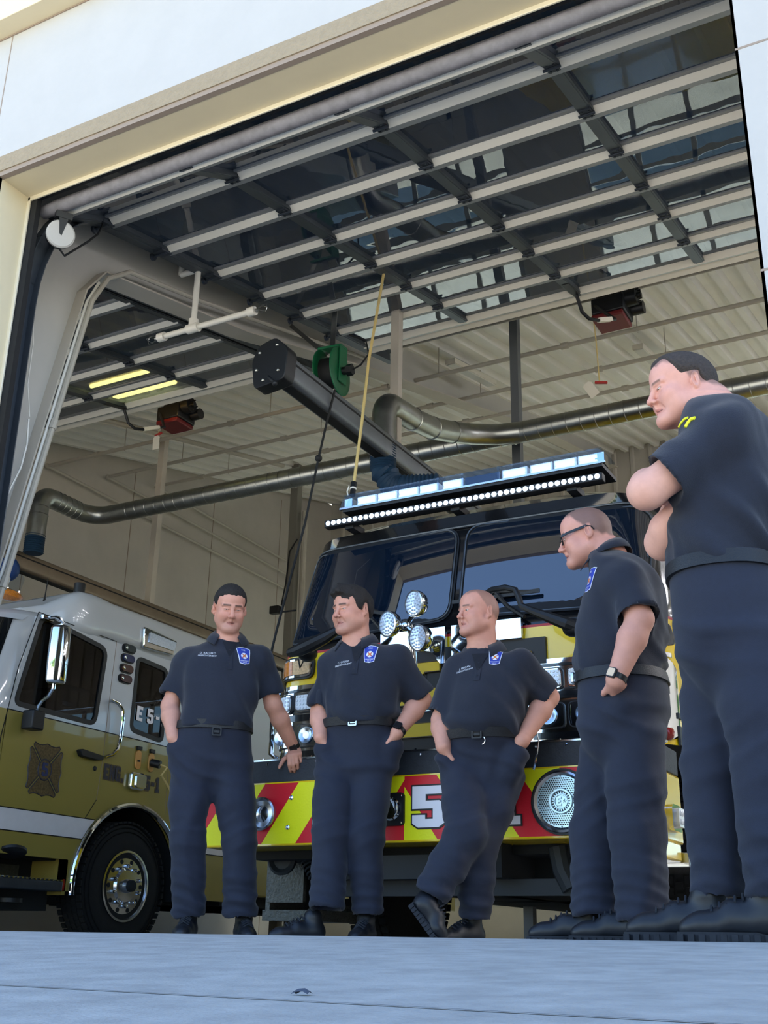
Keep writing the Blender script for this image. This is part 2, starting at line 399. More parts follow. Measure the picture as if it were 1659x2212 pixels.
def overhead_door():
    t=thing('overhead_door','glazed aluminium overhead door rolled up open above the black and yellow engine','overhead door',(-2.65,DY,DZ))
    L=.602
    dirv=V((0,math.cos(TH),math.sin(TH))); nrm=V((0,math.sin(TH),-math.cos(TH)))
    def rail(mb,x0,x1,p,d,n,w,h):
        c=V(p); mb.obox(V(((x0+x1)/2,c.y,c.z)),V(((x1-x0)/2,0,0)),d*w/2,n*h/2)
    secs=[]
    for k in range(6): secs.append((dp(0,k*L),dp(0,(k+1)*L)))
    B0=V((0,4.205,4.215)); secs.insert(0,(B0,dp(0,0)))
    for k,(a,b) in enumerate(secs):
        d=(b-a).normalized(); n=V((0,d.z,-d.y)); ln=(b-a).length
        fr=MB()
        last=k==len(secs)-1
        e=(d+n).normalized(); q=(d-n).normalized()
        fr.use('alu_lit'); rail(fr,STX[0],STX[-1],a+d*.016+n*.024,e,q,.066,.006)      # bevelled lip of the meeting rail; paler cream paints in light from the street
        fr.use('alu_rail'); rail(fr,STX[0],STX[-1],a+d*.064+n*.032,d,n,.056,.030); rail(fr,STX[0],STX[-1],a+d*.100+n*.010,d,n,.016,.02)
        rail(fr,STX[0],STX[-1],b-d*.022+n*.004,d,n,.036,.02)
        if last:
            fr.use('alu_lit'); rail(fr,STX[0],STX[-1],b-d*.075+n*.024,e,q,.066,.006); rail(fr,STX[0],STX[-1],b+d*.035+n*.040,(d+n*.45).normalized(),(n-d*.45).normalized(),.10,.008); fr.use('alu'); rail(fr,STX[0],STX[-1],b+d*.02+n*.02,d,n,.15,.03); rail(fr,STX[0],STX[-1],b-d*.03+n*.03,d,n,.03,.03)
        s=fr.build('door_section',['alu'],t)
        st=MB()
        for i,x in enumerate(STX):
            wd=.085 if 0<i<4 else .075
            st.obox((a+b)/2+V((x,0,0))+n*.006,V((wd/2,0,0)),d*(ln/2),n*.032)
            st.obox((a+b)/2+V((x,0,0))+n*.03,V((wd/2-.012,0,0)),d*(ln/2-.03),n*.012)
        st.build('stile','dark_steel' if False else 'alu_dark',s)
        for i in range(4):
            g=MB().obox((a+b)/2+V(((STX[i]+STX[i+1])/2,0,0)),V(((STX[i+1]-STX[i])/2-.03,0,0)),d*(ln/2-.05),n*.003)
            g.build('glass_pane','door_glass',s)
        if k>0:
            h=MB()
            for x in STX[1:4]:
                c=a+V((x,0,0))+n*.045
                h.obox(c,V((.035,0,0)),d*.05,n*.006); h.cyl(c+V((-.05,0,0))+n*.01,c+V((.05,0,0))+n*.01,.009,n=8)
                for q in (-.035,.035): h.cyl(c+d*q+V((.02,0,0)),c+d*q+V((.02,0,0))+n*.014,.008,n=6); h.cyl(c+d*q-V((.02,0,0)),c+d*q-V((.02,0,0))+n*.014,.008,n=6)
            c=a+V((STX[0]+.0,0,0))+n*.05
            h.obox(c,V((.04,0,0)),d*.055,n*.008); h.cyl(c+V((-.09,0,0))+n*.01,c+V((.03,0,0))+n*.01,.009,n=8); h.cyl(c+V((-.095,0,0))+n*.01,c+V((-.075,0,0))+n*.01,.028,n=12)
            h.build('hinge','dark_steel',s)
    m=MB(); c=B0+V((0,-.025,-.01))
    m.lathe((STX[0]-.04,c.y,c.z),(1,0,0),[(0,.03),(0,.042),(4.23,.042),(4.23,.03)],14)
    m.build('bottom_seal','seal',t)
    m=MB(); m.box((STX[0],B0.y-.012,B0.z+.015),(STX[-1],B0.y+.03,B0.z+.07)); m.build('bottom_rail','alu',t)
    return t
mat('alu_rail','8f9294',.45,.35)
mat('alu_dark','4f555c',.45,.7,var=.06,vscale=4)
mat('seal','77757a',.75,var=.18,vscale=14)
door=overhead_door()
door2=copy_tree(door); door2.location.x+=BAY
door2['label']='glazed aluminium overhead door rolled up open above the white and yellow engine'
def track(X,lab,side):
    t=thing('door_track',lab,'door track',(X,DY,DZ))
    m=MB(); q=[V((X,YI+.09,.0)),V((X,YI+.09,3.55))]
    for k in range(1,9):
        a=k/8*(PI/2-TH); q.append(V((X,YI+.09+.62*(1-math.cos(a)),3.55+.93*math.sin(a))))
    q.append(V((X,8.75,5.41)))
    for a,b in zip(q,q[1:]):
        d=(b-a).normalized(); n=V((0,d.z,-d.y))
        m.obox((a+b)/2,d*(b-a).length/2,n*.055,V((.003,0,0)))
        for s in (-1,1): m.obox((a+b)/2+n*s*.055+V((side*.02,0,0)),d*(b-a).length/2,n*.003,V((.032,0,0)))
    m.build('rail','alu_dark',t)
    m=MB(); m.bar((X-side*.03,DY+.1,DZ+.06),(X-side*.03,8.9,5.50),.05,.07); m.box((X-side*.04,YI+.07,0),(X-side*.005,YI+.14,3.6)); m.build('angle_iron','galv',t)
    return t
TL=['steel door track beside the left jamb with a white round sensor hanging by its top','steel door track of the black and yellow engine bay, beside the right jamb']
track(XL-.01,TL[0],1); track(XR+.075,TL[1],-1)
track(XL+BAY-.01,'steel door track at the far left of the white and yellow engine bay',1)
track(XR+BAY+.075,'steel door track above the roof of the white and yellow engine, on its right',-1)
# round white sensor plate on a black bracket with its cable
t=thing('round_sensor','white round plate on a black bracket hanging at the top of the left jamb','sensor',(-4.68,4.30,4.12))
c=at(131,506,X=-4.62); ax=V((.72,-.45,-.2)).normalized()
m=MB().use('white_panel'); m.lathe(c-ax*.012,ax,[(0,.084),(.0,.088),(.018,.088),(.026,.078),(.027,0)],28); m.build('plate',['white_panel'],t)
m=MB(); m.lathe(c-ax*.05,ax,[(0,.06),(0,.082),(.03,.084),(.036,.07)],24); m.build('backing','black_plastic',t)
m=MB(); pu=V((0,0,1)); e=ax.cross(pu).normalized(); u=e.cross(ax)
m.prism([(-.03,.11),(.03,.11),(.012,-.0),(-.004,-.012)],(c+ax*.016,e,u),0,.006); m.obox(c+u*.12-ax*.01,e*.05,u*.02,ax*.03); m.build('bracket','black_plastic',t)
m=MB(); p=[c-u*.085,c-u*.1+V((0,.06,-.01)),at(190,522,X=-4.6),at(212,505,X=-4.66),at(221,487,X=-4.7),at(222,470,X=-4.72)]
m.tube(p,.007,6); m.build('cable','rubber',t)
# cables, conduit on the frame column
def colpt(z,dx,dy=.0):
    zs=[1.2,4.10,4.33]; ys=[4.30,4.86,5.02]
    return V((-5.1+dx,np.interp(z,zs,ys)+dy,z))
m=MB(); m.tube([colpt(z,.14,.03) for z in (1.0,1.6,2.2,2.9,3.5,4.0,4.25)]+[V((-4.96,5.2,4.42)),V((-4.96,6.0,4.62)),V((-4.96,8.6,5.38))],.018,8)
for z in (1.9,3.0): p=colpt(z,.14,.03); m.cyl(p-V((0,.008,.035)),p+V((0,.008,.035)),.025,n=8)
tag(m.build('conduit_pipe','pipe_gray'),'slim grey conduit climbing the sloping edge of the frame column','conduit')
m=MB(); m.tube([colpt(z,.105,.02) for z in (1.0,1.6,2.2,2.9,3.5,4.0,4.2)],.011,6)
tag(m.build('conduit_pipe','pvc_white'),'thin white conduit lying close to the frame column edge','conduit')
m=MB(); m.tube([at(80,520,X=-4.95),at(82,600,X=-5),at(70,640,X=-5),at(72,740,X=-5),at(60,830,X=-5),at(64,900,X=-5)],.004,5)
tag(m.build('white_wire','pvc_white'),'thin white wire dangling down the beige frame column','wire')
m=MB(); m.tube([at(62,905,X=-4.94),at(58,960,X=-4.95),at(45,1010,X=-4.95),at(20,1060,X=-4.95),at(2,1100,X=-4.95),at(4,1140,X=-4.95)],.007,5)
tag(m.build('white_cable','pvc_white'),'white cable looping off the foot of the sloping frame column','cable')
# sprinkler drop of white pipe near the door
t=thing('sprinkler_pipe','short white sprinkler pipe hanging from a white drop between the two doors','sprinkler pipe',(-4.76,5.7,4.1))
y=5.7; z=4.17; xj=-4.76
m=MB(); m.cyl((xj,y,z),(xj,y,z+.5),.022); m.cyl((xj,y,z+.5),(xj-.16,y,z+.5),.022); m.cyl((xj-.16,y,z+.5),(xj-.16,y,roofz(y)),.022); m.cyl((-5.06,y,z),(-4.23,y,z),.022)
for x in (xj-.05,): m.cyl((x,y,z),(x+.1,y,z),.036)
m.cyl((xj,y,z+.02),(xj,y,z+.07),.036)
for x in (-5.08,-4.27): m.cyl((x,y,z),(x+.06,y,z),.034)
m.build('pipe','pvc_white',t)
for x,s in ((-5.08,-1),(-4.21,1)):
    m=MB(); m.cyl((x,y,z),(x+s*.03,y,z),.012)
    for a in range(4): m.tube([(x+s*.02,y,z),(x+s*.05,y+.03*math.cos(a*PI/2),z+.03*math.sin(a*PI/2)),(x+s*.09,y+.03*math.cos(a*PI/2),z+.03*math.sin(a*PI/2)),(x+s*.1,y,z)],.003,4)
    m.build('sprinkler_head','galv',t)
# sprinkler branch lines under the roof
for nm,y,xl,lab in (('A',9.9,-10.5,'light grey sprinkler line crossing under the roof in front of the others'),('B',11.03,-10.5,'light grey sprinkler line under the roof, second one back'),('C',12.06,-10.5,'light grey sprinkler line under the roof, just above the steel duct')):
    t=thing('sprinkler_line',lab,'sprinkler pipe',(xl,y,0)); z=roofz(y)-.34 if nm=='A' else roofz(y)-.33
    m=MB(); m.cyl((xl,y,z),(XE-.1,y,z),.024,n=10); m.cyl((xl,y,z),(xl,YB-1.6,z-.1),.02,n=10)
    for k in range(9): m.cyl((xl+.8+k*2.1,y,z),(xl+.88+k*2.1,y,z),.036,n=10)
    m.sphere((xl,y,z),.036); m.build('pipe','pipe_gray',t)
    for k in range(8):
        x=xl+1.3+k*2.2
        h=MB(); h.cyl((x,y,z),(x,y,roofz(y)),.006,n=6); h.cyl((x,y-.03,z-.03),(x,y+.03,z-.03),.004,n=5); h.build('hanger_rod','pipe_gray',t)
m=MB(); y=8.9; m.cyl((-4.9,y,roofz(y)-.27),(XE,y,roofz(y)-.27),.024,n=10)
tag(m.build('sprinkler_line','pipe_gray'),'light grey sprinkler line right behind the end of the open door above the right opener','sprinkler pipe')
m=MB(); y=8.75; m.cyl((-10.3,y,roofz(y)-.2),(-5.4,y,roofz(y)-.2),.03,n=10); m.tube([(-8.9,y,roofz(y)-.2),(-8.9,9.2,roofz(9.2)-.15),(-8.9,13,roofz(13)-.15)],.035,8)
tag(m.build('sprinkler_main','pipe_gray'),'thick grey sprinkler main behind the end of the left open door','sprinkler pipe')
# ducts: galvanised spiral duct with two drops
def arc(c,r,u,v,n=7): return [V(c)+V(u)*(r*math.cos(a))+V(v)*(r*math.sin(a)) for a in [PI/2*k/n for k in range(n+1)]]
t=thing('exhaust_duct','galvanised spiral exhaust duct crossing the bays with two drops','duct',(-4,9.0,4.45))
yd,zd,rd=9.0,4.45,.1
m=MB(); 
m.cyl((-8.45,yd,zd),(XE-.15,yd,zd),rd,n=24,cap=False); m.build('main_run','duct_steel',t)
sm=MB(); x=-8.2
while x<3:
    sm.tube([(x+.035*k/16,yd+(rd+.002)*math.cos(2*PI*k/16),zd+(rd+.002)*math.sin(2*PI*k/16)) for k in range(17)],.0035,4); x+=.135
sm.build('spiral_seam','galv',t)
X2,Y2=-8.72,8.18
path=[V((X2,Y2,3.95)),V((X2,Y2,4.30))]+[V((X2,Y2+.15-.15*math.cos(a),4.30+.15*math.sin(a))) for a in [PI/2*k/7 for k in range(1,8)]]+[V((X2,yd-.26,zd))]+[V((X2+.24-.24*math.cos(a),yd-.24+.24*math.sin(a),zd)) for a in [PI/2*k/8 for k in range(1,9)]]+[V((-8.4,yd,zd))]
m=MB(); m.tube(path,rd*1.02,24); m.build('left_drop','duct_steel',t)
s=MB()
for q in range(5): yy=lerp(Y2+.22,yd-.28,q/4); s.lathe((X2,yy-.006,zd),(0,1,0),[(0,rd*1.02),(.003,rd*1.08),(.009,rd*1.08),(.012,rd*1.02)],20,cap=False)
for zz in (4.29,4.2): s.lathe((X2,Y2,zz),(0,0,1),[(0,rd*1.02),(.003,rd*1.07),(.009,rd*1.07),(.012,rd*1.02)],20,cap=False)
s.build('joint_band','galv',t)
X1,Y1=-4.06,7.35; z1=4.17
path=[V((X1,Y1,3.72)),V((X1,Y1,z1-.15))]+[V((X1,Y1+.15-.15*math.cos(a),z1-.15+.15*math.sin(a))) for a in [PI/2*k/7 for k in range(1,8)]]+[V((X1,Y1+.5,z1+.04)),V((X1+.01,Y1+.85,z1+.10)),V((X1+.04,yd-.42,zd-.07)),V((X1+.14,yd-.20,zd-.02)),V((X1+.32,yd-.05,zd)),V((X1+.55,yd,zd))]
m=MB(); m.tube(path,rd,24); m.build('right_drop','duct_steel',t)
for a,b in ((path[9],path[10]),(path[10],path[11]),(path[11],path[12])):
    d=(b-a).normalized(); s=MB(); s.lathe(a,d,[(0,rd),(.003,rd*1.07),(.012,rd*1.07),(.015,rd)],20,cap=False); s.build('joint_band','galv',t)
def hose(x,y,z0,z1,lab,more=None):
    m=MB(); n=int(abs(z1-z0)/.022); pts=[V((x,y,lerp(z0,z1,k/n))) for k in range(n+1)]
    if more: pts+=more
    # corrugated
    q=[]; rs=[]
    for k in range(len(pts)-1):
        for j in range(2): q.append(pts[k].lerp(pts[k+1],j/2)); rs.append(rd*1.08 if j==0 else rd*.93)
    m.tube(q,rd,20,rs=rs); return tag(m.build('flex_hose','hose_blue'),lab,'hose')
hose(X2,Y2,3.97,3.76,'short dark corrugated hose at the foot of the left duct drop')
hose(X1,Y1,3.74,3.52,'dark blue corrugated hose curving from the right duct drop behind the light bar',[V((X1+.03+.16*(1-math.cos(a)),Y1+.02,3.52-.16*math.sin(a))) for a in [PI/2*k/7 for k in range(1,8)]]+[V((X1+.19+.03*k,Y1+.02+.01*k,3.36)) for k in range(1,10)])
# exhaust rails: square section beams over the left side of each engine
def exrail(X,y0,y1,z,lab,mt,endbox):
    t=thing('exhaust_rail',lab,'exhaust rail',(X,y0,z)); m=MB()
    F=((X,y0,z),(1,0,0),(0,0,1))
    m.prism(rrect(.16,.20,.035,3),F,-(y1-y0),0)
    m.build('beam',mt,t,bevel=0)
    s=MB(); s.box((X-.083,y0+.02,z+.03),(X-.075,y1,z+.045)); s.box((X+.075,y0+.02,z+.03),(X+.083,y1,z+.045)); s.box((X-.04,y0,z-.108),(X+.04,y1,z-.098)); s.build('slot','rubber',t)
    if endbox:
        e=MB(); P=roundpoly([(-.12,-.2),(.13,-.17),(.15,.06),(.04,.17),(-.1,.13),(-.15,.02)],.04,3)
        e.prism(P,((X+.0,y0-.02,z),(1,0,0),(0,0,1)),-.09,.03); e.cyl((X+.03,y0-.1,z-.16),(X+.09,y0-.1,z-.22),.014,n=8); e.sphere((X+.09,y0-.1,z-.225),.02)
        e.build('end_bracket','black_plastic',t,bevel=.006)
        b=MB()
        for x,zz in ((-.08,.07),(.06,.1),(-.1,-.06),(.08,-.1),(-.04,-.15)): b.sphere((X+x,y0-.055,z+zz),.013,8,5)
        b.build('bolt','galv',t)
    return t
mat('rail_dark','6c7177',.4,.4,var=.08,vscale=6); mat('rail_brown','7a6c5c',.4,.4,var=.1,vscale=5)
exrail(-4.04,5.72,15.5,3.72,'dark steel exhaust rail with a black end bracket slanting over the right engine','rail_dark',True)
exrail(-8.95,4.6,15.5,3.72,'brownish steel exhaust rail running above the white engine roof','rail_brown',False)
m=MB(); m.sphere((-8.75,7.9,3.52),(.12,.12,.13)); tag(m.build('hose_saddle','blue_cap'),'blue round hose saddle hanging under the left exhaust rail','saddle')
mat('post_gray','5c6064',.5); mat('post_gray2','77746c',.5)
def post(a,b,w,lab,mt,nm='rail_hanger'):
    m=MB(); m.bar(a,b,w,w,(1,0,0)); o=m.build(nm,mt); return tag(o,lab,'hanger post')
post((-4.06,7.55,3.80),(-4.06,7.55,roofz(7.55)),.075,'pale square hanger post holding the right exhaust rail','beige_frame')
post((-8.95,10.35,3.74),(-8.95,10.35,roofz(10.35)),.085,'tall pale square post standing on the left exhaust rail in front of the beige wall','beige_frame')
post((-3.77,9.55,-.12),(-3.77,9.55,roofz(9.5)),.085,'dark grey square post rising to the roof behind the light bar','post_gray','steel_post')
post((-9.1,13.7,-.12),(-9.1,13.7,roofz(13.7)),.13,'grey steel column at the far corner of the beige wall','post_gray2','steel_column')
m=MB(); m.cyl((-8.95,13.75,0),(-8.95,13.75,6.2),.045,n=10); tag(m.build('downpipe','pipe_gray'),'grey downpipe just right of the far steel column','pipe')
# openers
def opener(dx,lab):
    t=thing('door_opener',lab,'door opener',(-2.52+dx,8.85,5.4)); c=V((-2.52+dx,8.85,5.42))
    m=MB(); m.cbox(c+V((-.02,0,-.02)),(.30,.30,.16)); m.cbox(c+V((-.02,.02,.09)),(.24,.22,.08)); m.build('housing','black_plastic',t,bevel=.012)
    m=MB(); m.cbox(c+V((-.03,0,-.125)),(.29,.29,.05)); m.build('bottom_cover','red_plastic',t,bevel=.012)
    m=MB(); m.cyl(c+V((.13,-.05,.05)),c+V((.23,-.05,.05)),.085,n=18); m.cyl(c+V((.22,-.05,.05)),c+V((.27,-.05,.05)),.03,n=10); m.cyl(c+V((.14,.09,0)),c+V((.25,.09,0)),.06,n=16)
    for k in range(5): a=k*2*PI/5; m.cyl(c+V((.23,-.05+.06*math.cos(a),.05+.06*math.sin(a))),c+V((.26,-.05+.06*math.cos(a),.05+.06*math.sin(a))),.009,n=6)
    m.build('chain_wheel','black_plastic',t)
    m=MB(); m.bar(c+V((-.1,0,.12)),c+V((-.1,0,roofz(8.85)-c.z)),.03,.03,(1,0,0)); m.bar(c+V((.1,0,.12)),c+V((.1,0,roofz(8.85)-c.z)),.03,.03,(1,0,0)); m.build('hanger','dark_steel',t)
    a=dp(-2.63+dx,3.55,.06); 
    m=MB(); m.tube([a,a+V((.02,.06,-.13)),a+V((.06,.12,-.175)),a+V((.12,.19,-.17)),a+V((.2,.42,-.06)),c+V((-.16,-.12,.02))],.016,8); m.bar(a+V((0,-.3,-.05)),a+V((0,.03,.02)),.06,.012); m.build('arm','black_plastic',t)
    m=MB(); m.bar(a+V((.12,.19,-.168)),a+V((.18,.36,-.085)),.038,.036); m.build('arm_sticker','paper',t)
    p=c+V((-.19,-.05,.06)); q=p+V((.03,0,-.80)) if dx==0 else p+V((-.02,0,-.30))
    m=MB(); m.tube([p,p.lerp(q,.5)+V((.006,0,0)),q],.0065,6); m.build('release_cord','yellow_cord',t)
    m=MB(); m.bar(q+V((-.04,0,.01)),q+V((.07,0,-.015)) if dx==0 else q+V((.05,0,.035)),.02,.02); m.build('cord_handle','red_cord',t)
    m=MB(); s=-1 if dx==0 else 0
    e=V((.86,0,.5)) if dx==0 else V((1,0,.05)); e.normalize(); u=V((-e.z,0,e.x))
    o=q+V((-.075,-.02,-.06)) if dx==0 else q+V((-.0,-.02,-.085))
    m.prism([(-.045,-.08),(.045,-.08),(.045,.06),(.025,.085),(-.025,.085),(-.045,.06)],(o,e,u),0,.0015); m.build('tag','paper',t)
    return t
opener(0,'black and red door opener with a long cord and tag, above the right engine')
opener(BAY,'black and red door opener with a short cord and tag, above the white engine')
# hose reel
c=V((-4.45,7.1,4.42)); c=at(716,806,X=-4.42)
t=thing('hose_reel','green steel hose reel hanging on straps beside the right exhaust rail','hose reel',c)
ax=V((.97,.12,0)).normalized()
m=MB()
for o,s in ((-.075,1),(.075,-1)): m.lathe(c+ax*(o-.008),ax,[(0,.03),(0,.195),(.004,.205),(.012,.205),(.016,.195),(.016,.03)],30)
m.build('reel_disc','reel_green',t)
m=MB(); m.lathe(c-ax*.07,ax,[(0,.13),(.14,.13)],24); m.build('hose_coil','rubber',t)
m=MB(); m.obox(c+ax*.1+V((0,0,.06)),ax*.006,V((0,.06,0)),V((0,0,.17))); m.obox(c+V((0,0,.225)),ax*.11,V((0,.05,0)),V((0,0,.01))); m.obox(c-ax*.0+V((0,0,-.21)),ax*.06,V((0,.03,0)),V((0,0,.03))); m.build('frame','reel_green',t,bevel=.004)
m=MB(); m.cyl(c+ax*.09,c+ax*.16,.035,n=12); m.cyl(c+ax*.14,c+ax*.19,.05,n=6); m.build('hub','black_plastic',t)
m=MB(); m.tube([c+ax*.19,c+ax*.26+V((0,0,.03)),c+ax*.33+V((0,0,.12)),c+ax*.3+V((0,0,.25)),c+ax*.15+V((0,0,.33))],.008,6); m.build('supply_hose','rubber',t)
m=MB(); top=at(628,703,X=-4.92); m.bar(c+V((-.05,0,.18)),top,.035,.006,(0,1,0)); m.bar(c+V((0,0,.22)),c+V((-.02,.05,.62)),.05,.008,(0,1,0)); m.build('strap','galv',t)
# cords
t=thing('power_cord','yellow power cord dropping from the roof to a plug on the right engine','cord',(-3.6,6.25,2.9))
a,b=at(797,776,Y=6.5),at(764,1048,Y=6.15)
a2=a+V((.05,.25,1.4)); m=MB(); m.tube([a2,a,a.lerp(b,.5)+V((.005,0,0)),b],.011,8); m.build('cable','yellow_cord',t)
m=MB(); d=(b-a).normalized(); m.cyl(b-d*.02,b+d*.03,.022,n=12); m.cyl(b+d*.045,b+d*.09,.02,n=12); m.build('plug','black_plastic',t)
m=MB(); m.cyl(b+d*.03,b+d*.045,.024,n=12); m.tube([b+V((-.035,0,.0)),b+V((-.05,0,-.04)),b+V((-.04,0,-.07))],.005,6); m.build('plug_collar','pvc_white',t)
t=thing('balancer_cable','black cable with a ball stop hanging left of the right engine','cable',(-4.1,6.2,2.5))
a=at(706,912,Y=6.35); b=at(688,990,Y=6.3); e=at(598,1360,Y=6.1); e2=at(588,1400,Y=6.08)
m=MB(); m.tube([a+V((.06,.0,.25)),a,b,b.lerp(e,.4)+V((.02,0,0)),e,e2,at(580,1440,Y=6.05)],.0085,6); m.build('line','rubber',t)
m=MB(); m.sphere(b,.027); m.build('ball_stop','rubber',t)
# lamps above the left door
def lampfix(x,y,lab,z=None,glow=True,ln=1.2,turn=0):
    z=roofz(y)-.16 if z is None else z
    t=thing('strip_light',lab,'lamp',(x,y,z)); m=MB()
    ex=V((1,0,0)) if not turn else V((0,math.cos(TH),math.sin(TH)))
    ey=V((0,1,0)) if not turn else V((1,0,0))
    m.obox((x,y,z),ex*ln/2,ey*.06,V((0,0,.03))); m.build('housing','lamp_body',t)
    m=MB(); m.obox((x,y,z-.034),ex*(ln/2-.02),ey*.05,V((0,0,.006))); m.build('tube','lamp_tube' if glow else 'lamp_off',t)
mat('fill_lamp_white','fff1dc',.5,emit=28,ecol='f6f6ff')
mat('lamp_up','ffffff',.5,emit=190,ecol='fff4e2')
mat('lamp_off','c9c8c2',.4)
for i,(px,py) in enumerate([(207,829),(300,806),(232,845),(345,822)]):
    pass
for k,(p_,q_) in enumerate((((192,834),(330,801)),((242,859),(392,827)))):
    a,b=at(*p_,Z=5.28),at(*q_,Z=5.28); b.y=a.y
    t=thing('strip_light',('lit yellow strip lamp above the glass of the left open door, nearer the front','lit yellow strip lamp above the glass of the left open door, nearer its end')[k],'lamp',a)
    m=MB(); m.box((a.x,a.y-.05,5.285),(b.x,a.y+.05,5.33)); m.build('housing','lamp_body',t)
    m=MB(); m.cyl((a.x+.03,a.y,5.27),(b.x-.03,a.y,5.27),.022,n=12); m.build('tube','lamp_tube',t)
lampfix(-4.72,10.6,'unlit strip lamp under the roof beside the dark grey post',glow=False,turn=1); lampfix(-2.9,11.6,'unlit strip lamp under the roof behind the right opener',glow=False,turn=1)

k=0
for x in (1.6,3.6,5.6,7.6):  # fill lamps added out of view to lift the dark interior
    for y in (5.6,8.4,11.2,14.0):
        z=roofz(y)-1.0; t=thing('strip_light','added white fill lamp hanging unseen in the bays to the right, brightening the interior','lamp',(x,y,z),'added fill lamps of the right bays')
        m=MB(); m.cbox((x,y,z),(.16,1.3,.06)); m.cyl((x,y-.5,z),(x,y-.5,roofz(y-.5)),.008,n=6); m.cyl((x,y+.5,z),(x,y+.5,roofz(y+.5)),.008,n=6); m.build('housing','lamp_body',t)
        m=MB(); m.cbox((x,y,z-.045),(.13,1.26,.03)); m.build('tube','fill_lamp_white',t)


t=thing('wall_camera','small dark camera on a bracket beside the far steel column, with a thin wire','camera',at(598,1318,Y=13.6)); c=at(595,1318,Y=13.6)
m=MB(); m.cbox(c,(.16,.1,.12)); m.build('camera_body','black_plastic',t,bevel=.01)
m=MB(); m.bar(c+V((.08,0,-.04)),c+V((.34,.05,-.03)),.02,.02); m.build('bracket','dark_steel',t)
m=MB(); m.tube([c+V((.1,0,.06)),c+V((.16,0,.4)),c+V((.2,0,.9)),c+V((.3,.05,1.1))],.012,5); m.build('wire','rubber',t)
# ================================================================ the right engine (black over yellow)
mat('engine_yellow','e3c21a',.22,var=.02,vscale=2,coat=.6)
mat('engine_black','0c0d10',.16,coat=.7)
mat('trim_black','101216',.5)
mat('windshield','0a1626',.015,spec=.9,ior=1.75)
mat('bead_gray','4b525a',.4,.4)
mat('grille_black','0d0e11',.5)
mat('side_glass','0a0e11',.03,spec=.8,ior=1.6)
mat('chrome','dfe3e6',.05,1)
mat('chrome_dull','b9bec4',.2,1,var=.05,vscale=9)
mat('chev_red','d4182b',.45,bump=.12,bscale=90)
mat('chev_yellow','eeee10',.45,bump=.12,bscale=90,emit=.0)
mat('red_line','a81f26',.4)
mat('letter_white','e6e4ea',.45)
mat('letter_black','16171a',.5)
mat('deck_black','2b3038',.6,var=.12,vscale=30,bump=.3,bscale=90)
mat('lens_white','eef4fb',.15,.1,var=.08,vscale=60)
mat('led_white','f2f7ff',.15,.2,emit=.6,ecol='cfe4ff')
mat('lens_amber','c77a2b',.2,var=.25,vscale=70,coat=.5)
mat('lens_amber_clear','d9b78c',.2,var=.2,vscale=80,coat=.5)
mat('lens_red','8e1f1b',.15,coat=.6)
mat('tyre','101214',.85,var=.2,vscale=25,bump=.2,bscale=40)
mat('treadplate','50524f',.45,.6,var=.15,vscale=40,bump=.8,bscale=55)
mat('under_black','101418',.8)
mat('under_gray','1d2329',.6)
mat('grille_yellow','d6b51c',.5)
mat('grille_edge','4a3a18',.5)
pane_mat('clear_cover','eef4fb',1.45,rip=0)
mat('louver_bl','22344f',.4)
EX,EHW=-2.745,1.25
def hw(z): return float(np.interp(z,[.9,1.75,2.42,2.5,2.56],[1.25,1.25,1.20,1.15,1.02]))
def yf(z): return float(np.interp(z,[.9,1.72,1.78,2.40,2.47,2.56],[5.85,5.83,5.88,6.02,5.98,6.14]))
def rcn(z): return float(np.interp(z,[.9,1.7,2.4,2.56],[.13,.16,.26,.34]))
BOW=.05
def fy(x,z):
    a=abs(x-EX); h=hw(z); r=rcn(z); y=yf(z)+BOW*(min(a,h)/h)**2
    if a>h-r:
        t=min(1,(a-(h-r))/r); y+=r*1.25*(1-math.sqrt(max(0,1-t*t)))
    return y
def outline(z,yb,n=10):
    h=hw(z); r=rcn(z); P=[V((EX-h,yb,z))]
    xs=[h-r*(1-math.cos(PI/2*k/n)) if False else h-r+r*math.cos(PI/2*k/n) for k in range(n+1)]
    P+=[V((EX-a,fy(EX-a,z),z)) for a in xs]
    P+=[V((EX+q*(h-r),fy(EX+q*(h-r),z),z)) for q in (-.75,-.5,-.25,0,.25,.5,.75)]
    P+=[V((EX+a,fy(EX+a,z),z)) for a in reversed(xs)]
    P.append(V((EX+h,yb,z))); return P
def band(mb,zs,yb=8.6): mb.loft([outline(z,yb) for z in zs],False,False,False); return mb
def fpatch(mb,poly,off,th=.006,nx=24,nz=6):
    """panel bent over the cab front: outline in (x,z), lying off metres proud"""
    xs0=[p[0] for p in poly]; a,b=min(xs0),max(xs0); N=len(poly)
    ts=[.5-.5*math.cos(PI*(k+.02)/(nx+.04)) for k in range(nx+1)]; cols=[]
    for t in ts:
        x=lerp(a,b,t); zz=[]
        for i in range(N):
            p,q=poly[i],poly[(i+1)%N]
            if (p[0]-x)*(q[0]-x)<=0 and abs(p[0]-q[0])>1e-9: zz.append(lerp(p[1],q[1],(x-p[0])/(q[0]-p[0])))
        cols.append((x,min(zz),max(zz)))
    o=[]; 
    for lay in (off,off-th): o.append([[V((x,fy(x,z)-lay,z)) for z in [lerp(lo,hi,k/nz) for k in range(nz+1)]] for x,lo,hi in cols])
    F,Bk=o
    mb.loft(F,False,False,False)
    loopF=[c[0] for c in F]+F[-1][1:]+[c[-1] for c in reversed(F[:-1])]+list(reversed(F[0][1:-1]))
    loopB=[c[0] for c in Bk]+Bk[-1][1:]+[c[-1] for c in reversed(Bk[:-1])]+list(reversed(Bk[0][1:-1]))
    mb.loft([loopF,loopB],False,False); return mb
E1=thing('fire_engine','black and yellow fire engine with red and yellow chevron bumper and white light bar','fire engine',(EX,5.3,0))
